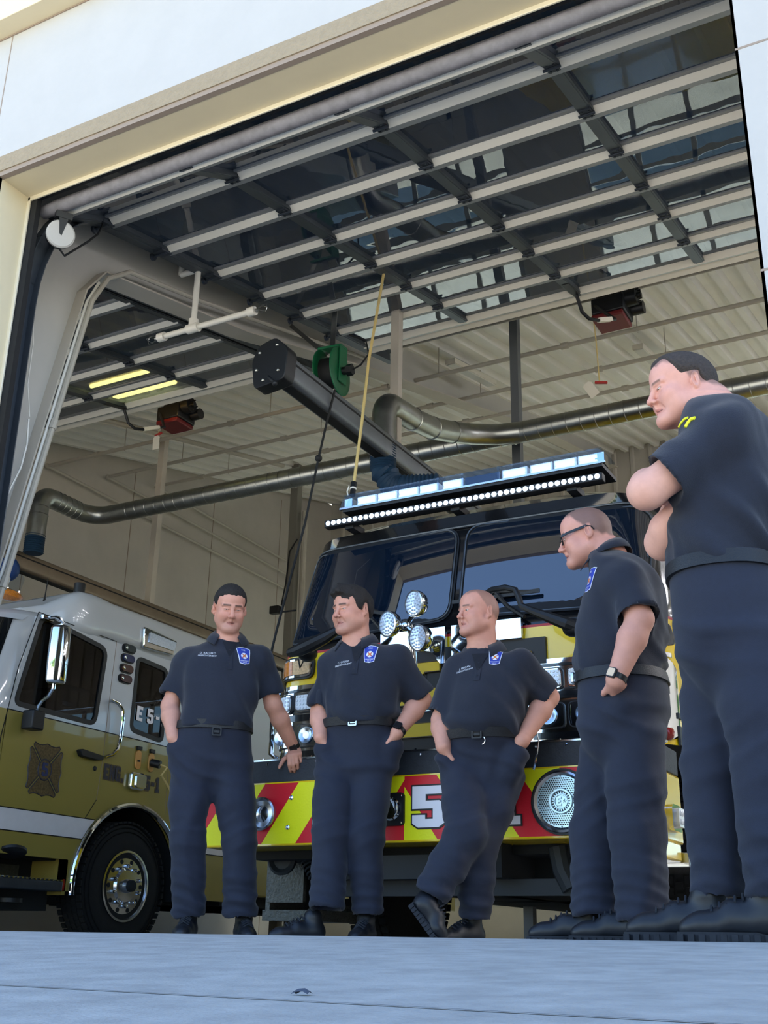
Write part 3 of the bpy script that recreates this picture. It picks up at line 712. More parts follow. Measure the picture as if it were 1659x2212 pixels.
m=MB().use('engine_yellow'); band(m,[.98,1.2,1.44,1.665]); m.use('red_line'); band(m,[1.665,1.68]); m.use('engine_black'); band(m,[1.68,1.74,1.78,2.0,2.2,2.40,2.47,2.52,2.56])
top=outline(2.56,8.6); m.add(top,[tuple(range(len(top)))]); low=outline(.98,8.6); m.use('under_black').add(low,[tuple(range(len(low)-1,-1,-1))])
cab=m.build('cab',['engine_yellow'],E1,smooth=40)
# box body behind the cab
m=MB().use('engine_yellow').box((EX-1.25,8.65,.55),(EX+1.25,14.5,2.2)); m.build('body',['engine_yellow'],E1,bevel=.02)
# visor line and windshield
m=MB()
for i in range(2):
    pass
q=[V((EX+1.2*s,fy(EX+1.2*s,2.40)-.012,2.405)) for s in [-.985+1.97*k/40 for k in range(41)]]
m.tube(q,.007,6); m.build('visor_edge','bead_gray',E1)
def wsp(s):   # outline of one pane, s=-1 left
    x0,x1=(EX-1.14,EX-.045) if s<0 else (EX+.045,EX+1.14)
    P=[(x0,1.75 if s<0 else 1.80),(x1,1.80 if s<0 else 1.75),(x1,2.385),(x0,2.365)]
    if s>0: P=[(x0,1.80),(x1,1.75),(x1,2.365),(x0,2.385)]
    return roundpoly(P,[.05,.09,.09,.1] if s<0 else [.09,.05,.1,.09],5)
for s in (-1,1):
    P=wsp(s)
    m=MB(); fpatch(m,inset(P,-.028),.010,.008,30,6); gk=m.build('gasket','trim_black',E1)
    m=MB(); fpatch(m,P,.016,.004,34,8); m.build('windshield','windshield',gk)
    m=MB(); lp=[V((x,fy(x,z)-.02,z)) for x,z in inset(P,-.012)]; lp.append(lp[0]); m.tube(lp,.005,5,cap=False); m.build('bead','bead_gray',gk)
# side windows of the cab
for s in (-1,1):
    X=EX+s*1.235
    for y0,y1 in ((6.35,7.2),(7.45,8.3)):
        m=MB()
        m.use('trim_black').prism(roundpoly([(y0-.04,1.66),(y1+.04,1.66),(y1,2.33),(y0+.08,2.33)],.08),((X,0,0),(0,s,0) if False else (0,1,0),(0,0,1)),-.02 if s>0 else -.03,.03 if s>0 else .02)
        m.use('side_glass').prism(roundpoly([(y0,1.7),(y1,1.7),(y1-.04,2.29),(y0+.12,2.29)],.07),((X,0,0),(0,1,0),(0,0,1)),-.034,.034)
        m.build('side_window',['trim_black'],E1)
m=MB().use('trim_black'); X=EX+1.25
m.box((X-.01,5.98,1.12),(X+.003,8.6,1.15)); m.box((X-.01,5.98,.98),(X+.003,8.6,1.08)); m.build('side_stripe',['trim_black'],E1)
m=MB(); c=V((EX+1.26,6.02,1.06)); c=at(1440,1585,X=EX+1.27); m.lathe(c-V((.02,0,0)),(1,0,0),[(0,.045),(.015,.045),(.02,.035)],16); 
l1=m.build('side_marker','chrome',E1); m=MB(); m.lathe(c,(1,0,0),[(0,.033),(.02,.032),(.035,.022),(.042,0)],14); m.build('lens','lens_red',l1)
m=MB(); m.tube([(EX+1.27,6.0,1.62),(EX+1.33,6.0,1.66),(EX+1.33,6.0,2.2),(EX+1.27,6.0,2.25)],.014,8); m.build('grab_rail','chrome',E1); m=MB(); m.tube([(EX-1.27,5.98,1.05),(EX-1.31,5.96,1.08),(EX-1.31,5.96,1.42),(EX-1.27,5.98,1.46)],.016,8); m.build('grab_rail','chrome',E1)
# wipers
for s,(p,q) in ((-1,((735,1310),(830,1325))),(1,((978,1302),(1165,1275)))):
    a,b=at(*p,Y=5.86),at(*q,Y=5.86)
    a.y=fy(a.x,a.z)-.05; b.y=fy(b.x,b.z)-.05
    m=MB(); mid=a.lerp(b,.52)
    m.tube([a,a.lerp(b,.25)+V((0,0,.012)),mid+V((0,-.012,.028)),a.lerp(b,.75)+V((0,0,.012)),b],.01,6,rs=[.005,.010,.018,.010,.005])
    m.bar(a,b,.012,.022); c=mid+V((.07,-.0,-.07)); m.tube([mid+V((0,-.012,.02)),mid+V((.03,-.02,-.02)),c,V((c.x+.12,fy(c.x,1.72)-.03,1.72))],.013,6)
    m.build('wiper','trim_black',E1)
# mirror arms of black tube on the nose
arm=[at(1048,1282,Y=5.62),at(1062,1274,Y=5.58),at(1092,1269,Y=5.55),at(1113,1274,Y=5.54),at(1121,1292,Y=5.53),at(1126,1308,Y=5.53),at(1150,1320,Y=5.52),at(1185,1333,Y=5.52),at(1225,1348,Y=5.52),at(1246,1356,Y=5.55)]
m=MB(); m.tube(arm,.02,10,rs=[.014,.016,.017,.017,.017,.018,.022,.03,.036,.03]); m.sphere(at(1238,1356,Y=5.56),(.06,.05,.05)); m.build('mirror_arm','trim_black',E1)
arm=[at(758,1340,Y=5.55),at(735,1357,Y=5.54),at(705,1376,Y=5.53),at(672,1393,Y=5.53),at(645,1405,Y=5.55),at(627,1410,Y=5.6)]
m=MB(); m.tube(arm,.03,10,rs=[.012,.022,.036,.042,.038,.028]); m.sphere(at(665,1412,Y=5.66),(.06,.06,.05)); m.build('mirror_arm','trim_black',E1)
m=MB(); z=[at(645,1424,Y=5.8),at(648,1443,Y=5.79),at(655,1428,Y=5.79)]; m.tube(z,.005,5); m.build('mirror_wire','rubber',E1)
# nose: grille, chrome plate, strip
m=MB().use('grille_black'); fpatch(m,[(EX-.58,.99),(EX+.58,.99),(EX+.58,1.60),(EX-.58,1.60)],.02,.03,16,3); gr=m.build('grille',['grille_black'],E1)
for i,(z0,z1) in enumerate(((1.43,1.52),(1.275,1.365),(1.09,1.17))):
    for s in (-1,1):
        m=MB(); xa=.06; xb=.50
        P=[(EX+s*xa,z0),(EX+s*xb,z0),(EX+s*xb,z1),(EX+s*xa,z1)] if i else [(EX+s*.16,z0),(EX+s*xb,z0),(EX+s*xb,z1),(EX+s*xa,z1),(EX+s*xa,z0+.03),(EX+s*.16,z0+.03)]
        if s<0: P=[(x,z) for x,z in reversed(P)]
        fpatch(m,P,.035,.012,10,2); m.build('grille_bar','grille_yellow',gr)
        m=MB(); q=[V((x,fy(x,z)-.036,z)) for x,z in P]; q.append(q[0]); m.tube(q,.004,4,cap=False); m.build('bar_edge','grille_edge',gr)
m=MB(); m.box((EX-.55,5.79,1.23),(EX+.55,5.80,1.236)); m.build('grille_line','chrome_dull',gr)
for s in (-1,1):
    m=MB(); fpatch(m,[(EX+s*.02,1.5),(EX+s*.06,1.5),(EX+s*.1,1.57),(EX+s*.2,1.6),(EX+s*.45,1.6),(EX+s*.45,1.715),(EX+s*.02,1.715)] if s>0 else list(reversed([(EX+s*.02,1.5),(EX+s*.06,1.5),(EX+s*.1,1.57),(EX+s*.2,1.6),(EX+s*.45,1.6),(EX+s*.45,1.715),(EX+s*.02,1.715)])),.045,.03,22,3)
    m.build('chrome_plate','chrome',E1)
for a,b in ((EX-1.235,EX-.58),(EX+.58,EX+1.235)):
    m=MB(); fpatch(m,[(a,1.448),(b,1.448),(b,1.472),(a,1.472)],.016,.02,16,2); m.build('chrome_strip','chrome',E1)
# headlamp bezels
for s in (-1,1):
    xa,xb=(-4.03,-3.36) if s<0 else (-2.30,-1.50)
    m=MB(); P=roundpoly([(xa+.02,1.0),(xb,1.0),(xb,1.445),(xa+.03,1.445)],.05); fpatch(m,P,.03,.05,20,3); bz=m.build('headlamp_bezel','chrome',E1)
    m=MB(); fpatch(m,[(xa+.05,1.245),(xb-.02,1.245),(xb-.02,1.285),(xa+.05,1.285)],.036,.02,12,2); fpatch(m,[(xa+.05,1.03),(xb-.02,1.03),(xb-.02,1.065),(xa+.05,1.065)],.036,.02,12,2); fpatch(m,[(xa+.05,1.425),(xb-.02,1.425),(xb-.02,1.44),(xa+.05,1.44)],.036,.02,12,2); m.build('black_slot','engine_black',bz)
    mods=[(-4.0,-3.83),(-3.81,-3.62),(-3.60,-3.41)] if s<0 else [(-2.25,-2.065),(-2.045,-1.86),(-1.84,-1.66)]
    for a,b in mods:
        for z0,z1,kind in ((1.295,1.415,0),(1.085,1.225,1)):
            c=((a+b)/2,(z0+z1)/2); m=MB(); fpatch(m,rrect(b-a,z1-z0,.025,4,*c),.042,.02,12,2); h=m.build('lamp_rim','trim_black',bz)
            m=MB(); fpatch(m,rrect(b-a-.012,z1-z0-.012,.022,4,*c),.047,.02,12,2); m.build('reflector','chrome',bz)
            if kind==0:
                m=MB(); fpatch(m,rrect(b-a-.03,z1-z0-.03,.018,4,*c),.058,.012,12,3)
                for r_ in range(4):
                    for k in range(7): x=lerp(a+.025,b-.025,k/6); z=lerp(z0+.025,z1-.025,r_/3); m.sphere((x,fy(x,z)-.058,z),(.009,.006,.009),6,4)
                m.build('led_lens','lens_white',bz)
            else:
                x,z=c; y=fy(x,z)
                m=MB(); m.lathe((x,y-.045,z),(0,-1,0),[(0,.05),(.012,.05),(.012,.042),(.004,.02),(.004,0)],20); m.build('headlight_bowl','chrome_dull',bz)
                m=MB(); m.sphere((x,y-.05,z),(.022,.016,.022),10,6); m.build('bulb','led_white',bz)
                m=MB(); fpatch(m,rrect(b-a-.02,z1-z0-.02,.02,4,*c),.066,.003,10,2); m.build('lens_cover','clear_cover',bz)
# corner marker lamps
for s in (-1,1):
    X=EX+s*1.10
    m=MB(); P=roundpoly([(X-.15,1.51),(X+.15,1.51),(X+.16,1.65),(X-.14,1.65)],[.02,.05,.05,.03]) if s<0 else roundpoly([(X-.15,1.51),(X+.15,1.51),(X+.14,1.65),(X-.16,1.65)],.04)
    fpatch(m,P,.02,.04,18,3); h=m.build('corner_lamp','trim_black',E1)
    m=MB(); fpatch(m,inset(P,.012),.028,.02,18,3); m.build('lamp_rim','chrome',h)
    q=inset(P,.026); xm=X-s*.0
    m=MB(); fpatch(m,[(min(max(x,X-.2),X+.0),z) for x,z in q] ,.036,.012,12,3); m.build('amber_lens','lens_amber' if s<0 else 'lens_amber_clear',h)
    m=MB(); fpatch(m,[(max(x,X+.003),z) for x,z in q],.036,.012,12,3); m.build('clear_lens','lens_amber_clear' if s<0 else 'lens_amber',h)
# spot lamps
mat('spot_lens','cfdcec',.12,.35,var=.15,vscale=90)
pole=at(876,1352,Y=5.5); cs=[at(896,1304,Y=5.43),at(839,1348,Y=5.46),at(905,1378,Y=5.40)]
m=MB(); m.cyl(pole+V((0,.12,-.25)),pole+V((0,.06,.02)),.02,n=12); m.sphere(pole,.032)
for c in cs: m.tube([pole,pole.lerp(c,.5)+V((0,.03,0)),c+V((.01,.06,0))],.014,8)
st=m.build('lamp_mast','chrome',E1)
ax=V((-.38,-.9,-.12)).normalized()
for c in cs:
    r=.0735
    m=MB(); m.lathe(c,-ax,[(0,r),(.02,r*1.0),(.045,r*.85),(.075,r*.4),(.085,.0)],28); sp=m.build('spot_lamp','chrome',E1)
    m=MB(); m.lathe(c+ax*-.004,ax,[(0,r*.9),(.004,r*1.03),(.014,r*1.03),(.016,r*.93),(.008,r*.9)],30,cap=False); m.build('rim','chrome_dull',sp)
    m=MB(); m.lathe(c,ax,[(0,r*.92),(.008,r*.9),(.012,0)],28)
    e=ax.cross(V((0,0,1))).normalized(); u=e.cross(ax)
    for rr,n in ((.018,6),(.038,11),(.055,16)):
        for k in range(n): a=2*PI*k/n; m.sphere(c+e*(rr*math.cos(a))+u*(rr*math.sin(a))+ax*.011,.0062,6,4)
    m.build('lens','spot_lens',sp)
# bumper with chevrons
BY,BX0,BX1=5.30,-4.03,-1.485
m=MB().use('engine_yellow').box((BX0,BY+.004,.465),(BX1,5.86,.80)); bump=m.build('bumper',['engine_yellow'],E1,bevel=.012)
m=MB(); m.box((BX0,BY+.012,.80),(BX1,5.84,.925)); dk=m.build('bumper_deck','deck_black',E1,bevel=.006)
m=MB(); m.box((BX0,BY+.010,.922),(BX1,BY+.03,.931)); m.build('deck_edge','chrome_dull',dk)
m=MB()
for k in range(16):
    x=lerp(BX0+.08,BX1-.08,k/15); m.sphere((x,BY+.011,.905),.008,8,5); m.cyl((x-.04,BY+.03,.925),(x-.04,BY+.03,.94),.006,n=6)
m.build('rivets','chrome',dk)
def clip_poly(P,f):
    out=[]
    for i in range(len(P)):
        a,b=P[i],P[(i+1)%len(P)]; fa,fb=f(a),f(b)
        if fa>=0: out.append(a)
        if fa*fb<0: t=fa/(fa-fb); out.append((a[0]+(b[0]-a[0])*t,a[1]+(b[1]-a[1])*t))
    return out
def stripes(name,x0,x1,z0,z1,F,parent,lean,period,phase,depth=.003,mirror_at=None,ph2=0):
    """red and yellow slanting stripes clipped to a panel"""
    sets={'chev_red':MB(),'chev_yellow':MB()}
    for half in ((x0,mirror_at,1),(mirror_at,x1,-1)) if mirror_at is not None else ((x0,x1,1),):
        a,b,sg=half; R0=[(a,z0),(b,z0),(b,z1),(a,z1)]
        for k in range(-14,15):
            u0=phase+k*period
            for j,nm in ((0,'chev_red'),(.5,'chev_yellow')):
                lo=u0+j*period+(0 if sg>0 else ph2); hi=lo+.5*period
                key=lambda p:(sg*(p[0]-(mirror_at if mirror_at is not None else 0))-lean*(p[1]-z0))
                P=clip_poly(R0,lambda p:key(p)-lo)
                if len(P)>2: P=clip_poly(P,lambda p:hi-key(p))
                if len(P)>2: sets[nm].prism(P,F,0,depth)
    for nm,mb in sets.items():
        if mb.v: mb.build('red_stripes' if 'red' in nm else 'yellow_stripes',nm,parent,smooth=0)
stripes('s',BX0,BX1,.475,.797,((0,BY+.003,0),(1,0,0),(0,0,1)),bump,.71,.44,.225,.004,mirror_at=EX-.02,ph2=-.195)
m=MB(); m.box((BX0,BY-.002,.795),(BX1,BY+.012,.802)); m.box((BX0,BY-.002,.468),(BX1,BY+.012,.476)); m.build('edge_trim','engine_yellow',bump)
stripes('s',5.31,5.72,.475,.797,((BX1-.001,0,0),(0,1,0),(0,0,1)),bump,-.42,.30,.02,.004)
# big numerals E 5-1 on the bumper
def block(ch):
    """block letters as outlines in a unit box (width .7, height 1)"""
    if ch=='5': return [[(0,1),(.66,1),(.66,.8),(.28,.8),(.28,.64),(.56,.64),(.7,.52),(.7,.13),(.55,0),(.12,0),(0,.1),(0,.30),(.27,.30),(.27,.20),(.43,.20),(.43,.45),(.0,.45)]]
    if ch=='E': return [[(0,0),(.66,0),(.66,.22),(.28,.22),(.28,.4),(.56,.4),(.56,.6),(.28,.6),(.28,.78),(.66,.78),(.66,1),(0,1)]]
    if ch=='1': return [[(.1,0),(.6,0),(.6,.2),(.48,.2),(.48,1),(.26,1),(.1,.86),(.1,.7),(.22,.74),(.22,.2),(.1,.2)]]
    if ch=='-': return [[(.1,.4),(.5,.4),(.5,.6),(.1,.6)]]
    if ch=='N': return [[(0,0),(.24,0),(.24,.55),(.46,0),(.7,0),(.7,1),(.46,1),(.46,.45),(.24,1),(0,1)]]
    if ch=='G': return [[(.14,0),(.7,0),(.7,.52),(.38,.52),(.38,.34),(.46,.34),(.46,.2),(.26,.2),(.26,.8),(.46,.8),(.46,.68),(.7,.68),(.7,.88),(.56,1),(.14,1),(0,.88),(0,.12)]]
    if ch=='.': return [[(.1,0),(.36,0),(.36,.22),(.1,.22)]]
    return []
def ccw(P): return P if sum(P[i-1][0]*P[i][1]-P[i][0]*P[i-1][1] for i in range(len(P)))>0 else P[::-1]
def tri_prism(mb,P,F,d0,d1):
    """prism of a concave outline, with its caps triangulated"""
    from mathutils.geometry import tessellate_polygon
    P=ccw(P); o,ex,ey=V(F[0]),V(F[1]),V(F[2]); ez=ex.cross(ey); n=len(P)
    A=[o+ex*x+ey*y+ez*d0 for x,y in P]; B=[o+ex*x+ey*y+ez*d1 for x,y in P]
    T=tessellate_polygon([[V((x,y,0)) for x,y in P]])
    fs=[(i,(i+1)%n,n+(i+1)%n,n+i) for i in range(n)]
    for a,b,c in T:
        s=(P[b][0]-P[a][0])*(P[c][1]-P[a][1])-(P[c][0]-P[a][0])*(P[b][1]-P[a][1])
        t=(a,b,c) if s>0 else (a,c,b); fs.append(tuple(n+i for i in t)); fs.append(tuple(reversed(t)))
    mb.add(A+B,fs)
def block_text(s,F,h,w,gap,parent,face,edge,d=.002,grow=.05,name='lettering'):
    x=0; last=None; o,ex,ey=V(F[0]),V(F[1]),V(F[2])
    for ch in s:
        if ch==' ': x+=.45*w; continue
        a=MB()
        for P in block(ch):
            P=ccw([(x+px*w/.7,py*h) for px,py in P]); tri_prism(a,P,F,d,d*2)
            last=a.build('letter',face,parent,smooth=0)
            if edge: b=MB(); tri_prism(b,inset(P,-grow*h),F,0,d); b.build('letter_outline',edge,parent,smooth=0)
        x+=(w if ch not in '.-' else w*.72)+gap
    return last
block_text('5-1',((-2.715,BY-.0025,.535),(1,0,0),(0,0,1)),.205,.19,.05,bump,'letter_white','letter_black',.003,.042)
block_text('E',((-3.31,BY-.0025,.535),(1,0,0),(0,0,1)),.205,.19,.05,bump,'letter_white','letter_black',.003,.042)
# fittings on the bumper
m=MB(); c=V((-3.64,BY,.635)); m.lathe(c,(0,-1,0),[(0,.088),(.022,.090),(.030,.082),(.016,.070),(.010,.045),(.022,.022),(.026,0)],32); m.build('horn_trumpet','chrome_dull',bump)
m=MB(); c=V((-2.83,BY,.63)); m.prism(rrect(.14,.165,.02),(c,(1,0,0),(0,0,1)),0,.018); h=m.build('lamp_plate','trim_black',E1)
m=MB(); m.lathe(c+V((0,-.018,0)),(0,-1,0),[(0,.055),(.012,.058),(.02,.05),(.008,.03),(.004,0)],24); m.build('lamp','chrome',h)
m=MB()
for x in (-.055,.055):
    for z in (-.068,.068): m.sphere((c.x+x,c.y-.019,c.z+z),.007,6,4)
m.build('screw','chrome',h)
for x,z in ((-3.455,.715),(-3.47,.56)): m=MB(); m.lathe((x,BY+.002,z),(0,-1,0),[(0,.014),(.008,.013),(.013,.006),(.014,0)],14); m.build('bumper_bolt','chrome',bump)
# round siren grille
c=V((-1.905,BY,.632)); r=.142
m=MB(); m.lathe(c,(0,-1,0),[(0,r+.014),(.03,r+.014),(.03,r)],40); sr=m.build('siren','trim_black',E1)
m=MB(); m.lathe(c,(0,-1,0),[(.028,r+.006),(.04,r+.002),(.046,r-.008),(.034,r-.02)],44,cap=False); m.build('rim','chrome_dull',sr)
mat('siren_face','bcd8e6',.3,.5)
m=MB().lathe(c,(0,-1,0),[(.02,r-.012),(.034,r-.02),(.036,0)],40); m.build('grille_face','siren_face',sr)
m=MB(); k=0
for i in range(-12,13):
    for j in range(-14,15):
        x=(i+.5*(j%2))*.0112; z=j*.0098
        if .058<math.hypot(x,z)<r-.024 and True: m.cyl((c.x+x,c.y-.033,c.z+z),(c.x+x,c.y-.0372,c.z+z),.0036,n=6)
m.build('holes','trim_black',sr)
m=MB(); m.lathe(c,(0,-1,0),[(.034,.062),(.046,.058),(.046,.05),(.036,.046)],30,cap=False)
m.lathe(c,(0,-1,0),[(.034,.036),(.042,.034),(.042,.03),(.036,.028)],26,cap=False)
tri_prism(m,[(x*.034-.02,y*.042-.021) for x,y in block('E')[0]],(c+V((0,-.036,0)),(1,0,0),(0,0,1)),0,.008)
for k in range(5):
    a=PI/2+2*PI*k/5; m.prism([( .017+.012*math.cos(a),.012*math.sin(a)),(.017+.005*math.cos(a+2.2),.005*math.sin(a+2.2)),(.017+.005*math.cos(a-2.2),.005*math.sin(a-2.2))],(c+V((0,-.036,0)),(1,0,0),(0,0,1)),0,.006)
m.build('emblem','siren_face',sr)
m=MB()
for k in range(22): a=2*PI*k/22; m.bar(c+V((.038*math.cos(a),-.038,.038*math.sin(a))),c+V((.047*math.cos(a),-.038,.047*math.sin(a))),.004,.006,(0,1,0))
m.build('emblem_ticks','trim_black',sr)
# lamp on the end of the bumper, bright step below
c=at(1450,1768,X=BX1)
m=MB(); m.prism(rrect(.17,.125,.03),(c,(0,1,0),(0,0,1)),0,.03); h=m.build('side_lamp','chrome',E1)
m=MB(); m.prism(rrect(.12,.09,.025),(c,(0,1,0),(0,0,1)),.02,.055)
for k in range(6): m.sphere(c+V((.055,-.035+.035*(k%3),-.02+.04*(k//3))),.014,8,5)
m.build('lens','lens_white',h)
m=MB().use('engine_yellow').box((BX1-.25,5.40,.38),(BX1,5.80,.47)); m.build('bumper_skirt',['engine_yellow'],bump,bevel=.01)
m=MB(); m.box((BX1-.25,5.82,.36),(BX1+.03,6.35,.43)); m.build('side_step','chrome_dull',E1,bevel=.004)
m=MB().box((BX0-.02,5.95,.10),(BX0+.3,6.55,.16)); m.box((BX0,5.95,.16),(BX0+.03,6.55,.5)); m.box((BX0+.02,5.92,.2),(BX0+.28,5.95,.52)); m.build('cab_step','treadplate',E1)
# underneath: frame, axle, springs, pipes, tyres
m=MB(); m.box((EX-.9,5.9,.3),(EX+.9,8.4,.98)); m.box((EX-1.15,5.6,.42),(EX+1.15,5.9,.9)); m.box((EX-.45,5.45,.3),(EX-.35,12,.55)); m.box((EX+.35,5.45,.3),(EX+.45,12,.55)); m.cyl((EX-1,7.1,.42),(EX+1,7.1,.42),.08); m.box((EX-1.2,8.6,.3),(EX+1.2,14,.6)); m.box((EX-1.24,7.8,.35),(EX+1.24,8.6,1.0)); m.build('chassis','under_black',E1)
m=MB(); m.box((EX-.55,5.5,.3),(EX+.3,5.56,.42)); m.box((EX-.6,5.6,.22),(EX+.9,5.66,.3)); m.tube([at(1205,1830,Y=5.6),at(1215,1880,Y=5.6),at(1235,1920,Y=5.6)],.05,10); m.build('crossmember','under_gray',E1)
m=MB(); 
for k in range(8): p=at(660+k*4,1840+k*8,Y=5.75); m.lathe(p,(.3,0,-.6),[(0,.05),(.006,.055),(.012,.05)],14,cap=False)
m.lathe(at(614,1855,Y=5.75),(0,-1,0),[(0,.09),(.03,.095),(.04,.08),(.02,.06)],20); m.build('air_spring','under_gray',E1)
def wheel(parent,c,side,r=.53,w=.3,hub=True):
    """tyre with tread blocks, polished ten-hole rim"""
    ax=V((side,0,0)); o=c-ax*w/2
    m=MB(); m.lathe(o,ax,[(0,r*.58),(.01,r*.75),(.03,r*.95),(.07,r*.995),(w-.07,r*.995),(w-.03,r*.95),(w-.008,r*.75),(w-.0,r*.66),(w-.012,r*.58)],64)
    for k in range(56):
        a=2*PI*k/56
        for q in range(5):
            x=-w/2+.04+q*(w-.08)/4; aa=a+(q%2)*PI/56
            d=V((0,math.cos(aa),math.sin(aa))); t=V((0,-math.sin(aa),math.cos(aa)))
            m.obox(c+ax*x+d*(r*.998),ax*.022,t*.021,d*.008)
    for q in range(2):
        for rr in (.83,.9): m.lathe(c+ax*(w/2-.012 if rr<.85 else w/2-.022),ax,[(0,r*rr),(.006,r*(rr+.008)),(.0,r*(rr+.02))],48,cap=False)
    ty=m.build('tyre','tyre',parent)
    if hub:
        e=c+ax*(w/2)
        m=MB(); R0=.29
        m.lathe(e,ax,[(-.06,R0*.97),(-.012,R0),(.004,R0*1.0),(.006,R0*.94),(-.02,R0*.9),(-.03,R0*.86),(-.012,R0*.78),(-.008,R0*.5),(.012,R0*.44),(.014,R0*.2),(.05,R0*.18),(.055,0)],56)
        rm=m.build('rim','chrome_dull',ty)
        m=MB()
        for k in range(10): a=2*PI*k/10; m.cyl(e+V((0,R0*.7*math.cos(a),R0*.7*math.sin(a)))-ax*.03,e+V((0,R0*.7*math.cos(a),R0*.7*math.sin(a)))-ax*.0075,.019,n=14)
        m.lathe(e+ax*.05,ax,[(0,R0*.17),(.03,R0*.16),(.034,R0*.1)],20); m.build('rim_hole','under_black',ty)
        for k in range(10): m=MB(); a=2*PI*(k+.5)/10; p=e+V((0,R0*.56*math.cos(a),R0*.56*math.sin(a))); m.lathe(p-ax*.01,ax,[(0,.018),(.03,.016),(.045,.012),(.05,.0)],10); m.build('wheel_nut','chrome',ty)
    return ty
for s in (-1,1): wheel(E1,V((EX+s*.98,7.1,.40)),s,hub=False)
for s in (-1,1): wheel(E1,V((EX+s*.98,12.2,.40)),s,hub=False)
# roof light bar and LED strip
z0=2.600; lx0,lx1,ly=-3.545,-1.775,5.985
lb=MB(); lb.box((lx0+.02,ly-.13,z0-.025),(lx1-.02,ly+.14,z0)); LB=lb.build('light_bar','trim_black',E1)
m=MB(); m.box((lx0,ly-.14,z0-.008),(lx1,ly-.125,z0+.004)); m.build('base_trim','chrome_dull',LB)
mods=[(-3.44,-3.30),(-3.29,-3.15),(-3.14,-3.0),(-2.99,-2.86),(-2.83,-2.69),(-2.43,-2.27),(-2.25,-2.11),(-2.10,-1.96),(-1.95,-1.82)]
for a,b in mods:
    m=MB(); m.box((a,ly-.09,z0+.002),(b,ly-.03,z0+.078)); md=m.build('light_module','lens_white',LB)
    m=MB()
    for z in (.022,.056): m.cyl((a+.012,ly-.095,z0+z),(b-.012,ly-.095,z0+z),.014,n=10)
    m.build('lamp_tube','led_white',LB)
m=MB(); m.box((-2.68,ly-.085,z0+.002),(-2.45,ly-.03,z0+.078)); m.build('centre_box','louver_bl',LB)
m=MB(); m.prism(roundpoly([(lx0,z0),(lx1,z0),(lx1-.02,z0+.092),(lx0+.02,z0+.092)],[.01,.01,.05,.05]),((0,ly,0),(1,0,0),(0,0,1)),.13,.125)
m.box((lx0+.02,ly-.13,z0+.089),(lx1-.02,ly+.13,z0+.093))
for x in (-2.845,-2.44,-2.68): m.box((x-.006,ly-.134,z0),(x+.006,ly-.12,z0+.091))
m.build('clear_cover','clear_cover',LB)
for x in (lx0+.01,lx1-.075): m=MB(); m.box((x+.005,ly-.1,z0+.004),(x+.06,ly-.02,z0+.075)); m.build('end_reflector','chrome',LB)
q0,q1=-3.665,-1.80; zz=2.515
m=MB(); m.box((q0,5.86,zz-.022),(q1,5.92,zz+.026)); ls=m.build('led_strip','trim_black',E1,bevel=.004)
m=MB(); n=46
for k in range(n): x=lerp(q0+.03,q1-.03,k/(n-1)); m.lathe((x,5.862,zz+.003),(0,-1,0),[(0,.0175),(.006,.0165),(.01,.01),(.011,0)],10)
m.build('led_lenses','led_white',ls)
for x in (-3.5,-2.75,-2.0): m=MB(); m.box((x-.03,5.90,zz-.04),(x+.03,6.05,zz-.0)); m.build('bracket','trim_black',ls)
m=MB()
for x in (-3.1,-2.6,-2.1): m.box((x-.1,fy(x,2.5)-.01,2.475),(x+.1,fy(x,2.5)+.03,2.49))
m.build('visor_vent','chrome_dull',E1)
m=MB(); m.box((-1.80,6.5,2.5),(-1.70,6.7,2.70)); m.build('roof_box','beige_frame',E1,bevel=.01)
# ================================================================ the left engine (white over yellow)
mat('engine_white','b4b8bc',.25,coat=.5)
mat('engine_yellow_old','8e8142',.3,coat=.35,var=.03,vscale=2)
mat('stripe_white','d9d7dc',.5,var=.03,vscale=12)
mat('letter_dark','2c2a38',.5)
mat('letter_blue','26315e',.5)
mat('emblem_gold','5d4f34',.4,.3,var=.45,vscale=55)
mat('lens_blue','18264e',.15,coat=.6); mat('lens_teal','16292f',.15,coat=.6); mat('lens_brown','43251f',.15,coat=.6); mat('lens_maroon','381820',.15,coat=.6)
mat('gold_plate','c08f52',.35,.4)
mat('coat_tan','7b6d3e',.9,var=.3,vscale=9)
pane_mat('cab_glass','949ca2',1.38,rip=0)
mat('seat_dark','2a3038',.8)
TX=-6.75; TC=TX-1.25
E2=thing('fire_engine','white over mustard yellow fire engine parked in the left bay, seen from its side','fire engine',(TC,5.9,0))
def sidep(pix,X=TX): 
    p=at(*pix,X=X); return (p.y,p.z)
FS=((TX,0,0),(0,1,0),(0,0,1))       # frame of the side: outline in (y,z), pushed towards +X
ZS=lambda y: 1.405+.0*(y)           # colour split height
zs=at(180,1570,X=TX).z
def cabsec(z,yb=9.4,n=8):
    h=1.25 if z<1.7 else float(np.interp(z,[1.7,2.40,2.48,2.55],[1.25,1.24,1.19,1.0])); y0=float(np.interp(z,[.4,1.6,2.36,2.48,2.55],[5.92,5.92,6.12,6.28,6.6])); r=.3
    P=[V((TC+h,yb,z))]+[V((TC+h-r+r*math.cos(PI/2*k/n),y0+r*1.2-r*1.2*math.sin(PI/2*k/n),z)) for k in range(n+1)]
    Q=[V((2*TC-p.x,p.y,p.z)) for p in reversed(P)]
    return P+Q
def band2(mb,zz,yb=9.4): mb.loft([list(reversed(cabsec(z,yb))) for z in zz],False,False,False)
